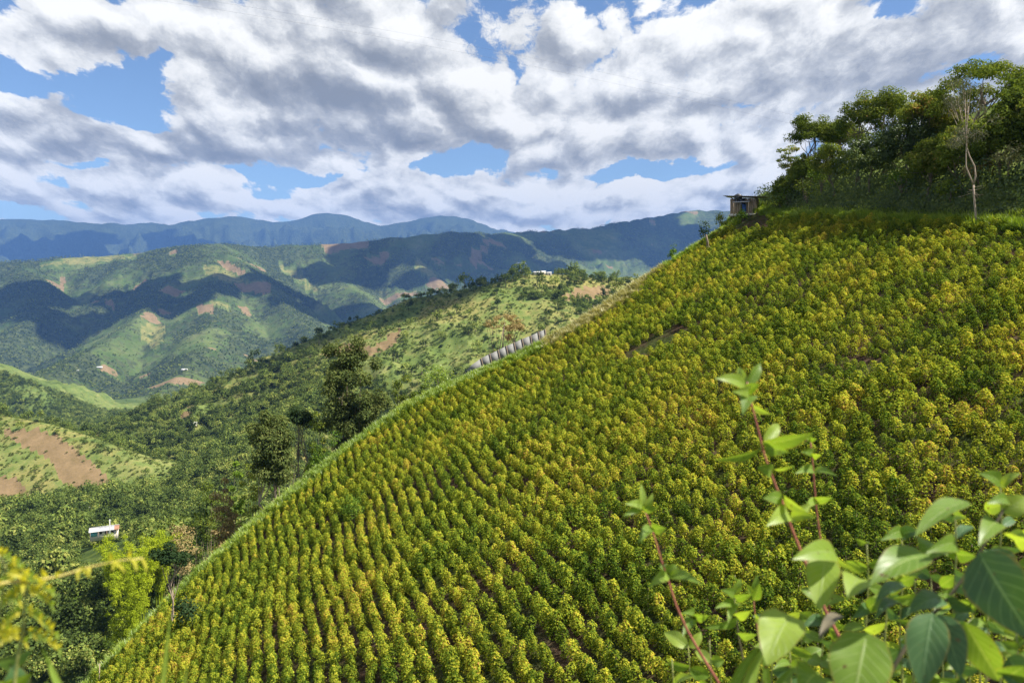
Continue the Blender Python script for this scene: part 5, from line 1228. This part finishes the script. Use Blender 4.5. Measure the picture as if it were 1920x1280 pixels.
def filler_weeds():
    """leafy shoots that close the lower right corner"""
    g = np.random.default_rng(44)
    for i, (u, vt, d, lab) in enumerate([(1660, 1060, 2.1, 'leafy shoot half hidden behind the large heart-shaped leaves'), (1715, 1085, 2.0, 'leafy shoot between the dark drooping leaves'), (1790, 960, 2.0, 'upright shoot left of the ribbed dark leaf'),
                                         (1850, 1130, 1.9, 'shoot under the ribbed dark leaf'), (1905, 1180, 1.8, 'shoot in the bottom right corner of the picture'), (1480, 1210, 2.2, 'small shoot beside the curving grass blades'),
                                         (1580, 1190, 2.3, 'short shoot behind the biggest heart-shaped leaf'), (1260, 1235, 2.4, 'lowest small shoot at the foot of the thin bare red stem'), (1885, 1060, 2.2, 'tall shoot behind the ribbed dark leaf'),
                                         (1625, 1020, 2.2, 'slim shoot right of the tall reddish stem'), (1690, 1000, 2.3, 'pale shoot rising between the upper broad leaves'), (1745, 1080, 2.3, 'shoot crossing the dark drooping leaf pair'), (1820, 1095, 2.3, 'shoot between the drooping pair and the ribbed leaf'),
                                         (1925, 1000, 2.0, 'shoot rising along the right edge of the picture'), (1540, 1120, 2.3, 'shoot under the paired heart-shaped leaves'), (1445, 1170, 2.5, 'little shoot behind the curving grass blades'), (1330, 1200, 2.6, 'little shoot right of the foot of the bare red stem'),
                                         (1500, 1150, 2.6, 'fine-leaved shoot left of the biggest heart-shaped leaf'), (1765, 1190, 2.4, 'fine-leaved shoot beneath the drooping leaf pair'), (1835, 1210, 2.4, 'fine-leaved shoot at the bottom beside the bright drooping leaf'), (1690, 1215, 2.5, 'fine-leaved shoot right of the biggest heart-shaped leaf'),
                                         (1290, 1205, 2.7, 'tiny shoot beside the lower half of the bare red stem'), (1875, 905, 2.2, 'highest shoot near the right edge of the picture')]):
        st = [(u + 3 * math.sin(k), vt + k * 40, d) for k in range(int((1320 - vt) / 40) + 1)]; lv = []
        for k, (a, b_, _) in enumerate(st[:-1]):
            for s in (-1, 1):
                if g.random() < .85: lv.append((a, b_ + g.uniform(-6, 10), a + s * g.uniform(22, 48), b_ + g.uniform(-28, 18), d, d + g.uniform(-.1, .08), g.uniform(16, 30), g.uniform(-.8, .8), .2, .3, M_weedd if g.random() < .25 else (M_weed if g.random() < .6 else M_weedy), O))
        weed(lab, st, .0035, M_greenstem, lv)
filler_weeds()

def left_weeds():
    g = np.random.default_rng(46)
    lv = []
    main = [(268, 1046, 1.25), (225, 1050, 1.25), (170, 1062, 1.24), (110, 1080, 1.22), (60, 1088, 1.2), (5, 1092, 1.18), (-60, 1120, 1.16), (-110, 1200, 1.15), (-130, 1330, 1.15)]
    for u, v, d in main[:6]:
        for k in range(3): lv.append((u - g.uniform(0, 30), v + g.uniform(-2, 4), u - 20 + g.normal(0, 16), v + g.choice([-1, 1]) * g.uniform(12, 26), d, d - .02, g.uniform(6, 10), g.uniform(-.8, .8), .2, .3, M_yel, O))
    weed('blurred yellow tendril stretching in from the left edge', main, .0026, M_strawstem, lv)
    # feathery plants
    for i, (st, lab) in enumerate([([(40, 1075, 1.2), (50, 1100, 1.2), (46, 1140, 1.2), (44, 1180, 1.2), (34, 1230, 1.2), (22, 1320, 1.2)], 'blurred feathery yellow-green weed in the bottom left corner'),
                                   ([(-10, 1030, 1.3), (10, 1060, 1.3), (5, 1110, 1.3), (-5, 1180, 1.3), (-15, 1320, 1.3)], 'feathery weed cut by the left edge below the tendril')]):
        lv = []
        for (u, v, d) in st[:4]:
            for s in (-1, 1):
                L = g.uniform(35, 70); a0 = g.uniform(-.1, .5)
                for q in np.linspace(.15, 1, 7):
                    bu = u + s * L * q; bv = v + L * q * a0 + 26 * q * q
                    for w_ in (-1, 1): lv.append((bu, bv, bu + s * 8, bv + w_ * g.uniform(8, 16), d, d - .01, g.uniform(5, 8), g.uniform(-.5, .5), .1, .2, M_yel if g.random() < .5 else M_weedy, O))
        weed(lab, st, .0032, M_greenstem, lv)
    lv = [(15, 1320, 25, 1235, 1.3, 1.3, 60, .5, .2, .2, M_weedd, O), (-20, 1300, 60, 1245, 1.3, 1.25, 50, .5, .2, .2, M_weed, O), (-10, 1240, 60, 1205, 1.35, 1.3, 46, .7, .2, .3, M_weedd, O), (60, 1330, 90, 1270, 1.3, 1.3, 40, .5, .2, .2, M_weed, O), (10, 1205, 18, 1160, 1.3, 1.3, 22, .3, .1, .2, M_yel, O), (-5, 1290, 30, 1280, 1.3, 1.2, 60, .3, .1, .2, M_weed, O)]
    weed('dark broad leaves filling the bottom left corner', [(20, 1240, 1.32), (18, 1290, 1.32), (15, 1340, 1.32)], .003, M_greenstem, lv)
    for (bu, bv, tu, tv, d, w, lab) in [(303, 1320, 320, 1150, 1.2, 9, 'tall blurred grass blade before the bean rows'), (125, 1320, 78, 1208, 1.2, 13, 'arching blurred grass blade left of the tall one'), (342, 1320, 352, 1246, 1.2, 7, 'short blurred grass blade right of the tall one'), (268, 1320, 308, 1252, 1.2, 7, 'short slanting grass blade beside the tall one'), (382, 1320, 392, 1266, 1.2, 6, 'lowest blurred grass tip right of the tall blade')]:
        weed(lab, [(bu, bv - 15, d), (bu, bv, d)], .0016, M_greenstem, [(bu, bv, tu, tv, d, d, w, .3, -.04, .3, M_weedy, 'blade')], 'grass blades close to the camera', 'grass_blade')
left_weeds()

# ------------------------------------------------------------------ the air
def haze():
    zlo = float(GZ.min()) - 1.0; zhi = float(max(GZ.max(), 30)) + 40
    b = MB(); b.box((0, 0, (zlo + zhi) / 2), (28600, 28600, zhi - zlo)); m, N, out = material('haze')
    v = N.node('ShaderNodeVolumePrincipled'); v.inputs['Color'].default_value = (.15, .33, .78, 1); v.inputs['Density'].default_value = 6.2e-5; v.inputs['Anisotropy'].default_value = .0
    N.l.new(v.outputs[0], out.inputs['Volume'])
    setp(obj('haze', b.mesh('haze', m)), 'pale blue haze filling the valley air', None, None, 'stuff')
haze()

# ------------------------------------------------------------------ clouds overhead, above the picture, whose shade lies on the mountains
def clouds():
    m, N, out = material('cloud'); df = N.node('ShaderNodeBsdfDiffuse'); N.put(df.inputs[0], (.85, .86, .88)); N.l.new(df.outputs[0], out.inputs[0])
    import bmesh
    bm = bmesh.new(); bmesh.ops.create_icosphere(bm, subdivisions=3, radius=1.); me0 = bpy.data.meshes.new('puff'); bm.to_mesh(me0); bm.free()
    V0_ = np.array([v.co[:] for v in me0.vertices]); F0 = np.array([p.vertices[:] for p in me0.polygons])
    for i, (u, v, dm, alt, a, b_, lab) in enumerate([
        (185, 590, 1500, 2300, 620, 330, 'cloud shading the deep valley left of the central spur'), (10, 570, 1500, 2300, 420, 300, 'cloud shading the far left mountain flank'),
        (600, 590, 1500, 2400, 300, 330, 'cloud shading the hollow right of the central spur'), (770, 490, 1500, 2800, 520, 420, 'cloud shading the middle mountain face'),
        (930, 500, 1500, 2900, 480, 500, 'cloud shading the mountain above the hill crest'), (1110, 455, 1500, 3300, 800, 520, 'cloud shading the mountain behind the crest trees'),
        (1260, 440, 1500, 3500, 800, 600, 'cloud shading the blue mountain left of the hut'), (770, 575, 300, 1350, 75, 60, 'small cloud shading the hollow of the mid hill'),
        (100, 468, 8000, 5200, 900, 700, 'cloud shading the foot of the skyline range'), (340, 455, 8000, 5200, 700, 500, 'second cloud over the foot of the skyline range')]):
        g = np.random.default_rng(70 + i); p = ground(u, v, dm); t = (alt - p[2]) / SDIR.z; c = p + np.array(SDIR) * t
        b = MB()
        for k in range(14):
            q = np.array([g.normal(0, .5) * a, g.normal(0, .5) * b_, g.uniform(0, .25) * min(a, b_)]); r = g.uniform(.28, .5) * min(a, b_)
            w = V0_ * r * np.array([1.25, 1.1, .6]) * (1 + .16 * np.sin(V0_[:, :1] * 7 + k) * np.cos(V0_[:, 1:2] * 6 + k)); w[:, 2] = np.maximum(w[:, 2], -.18 * r); b.add(w + q, None, F0)
        setp(obj('cloud', b.mesh('cloud', m, True), None, c), lab, 'cloud', 'clouds above the valley')
clouds()
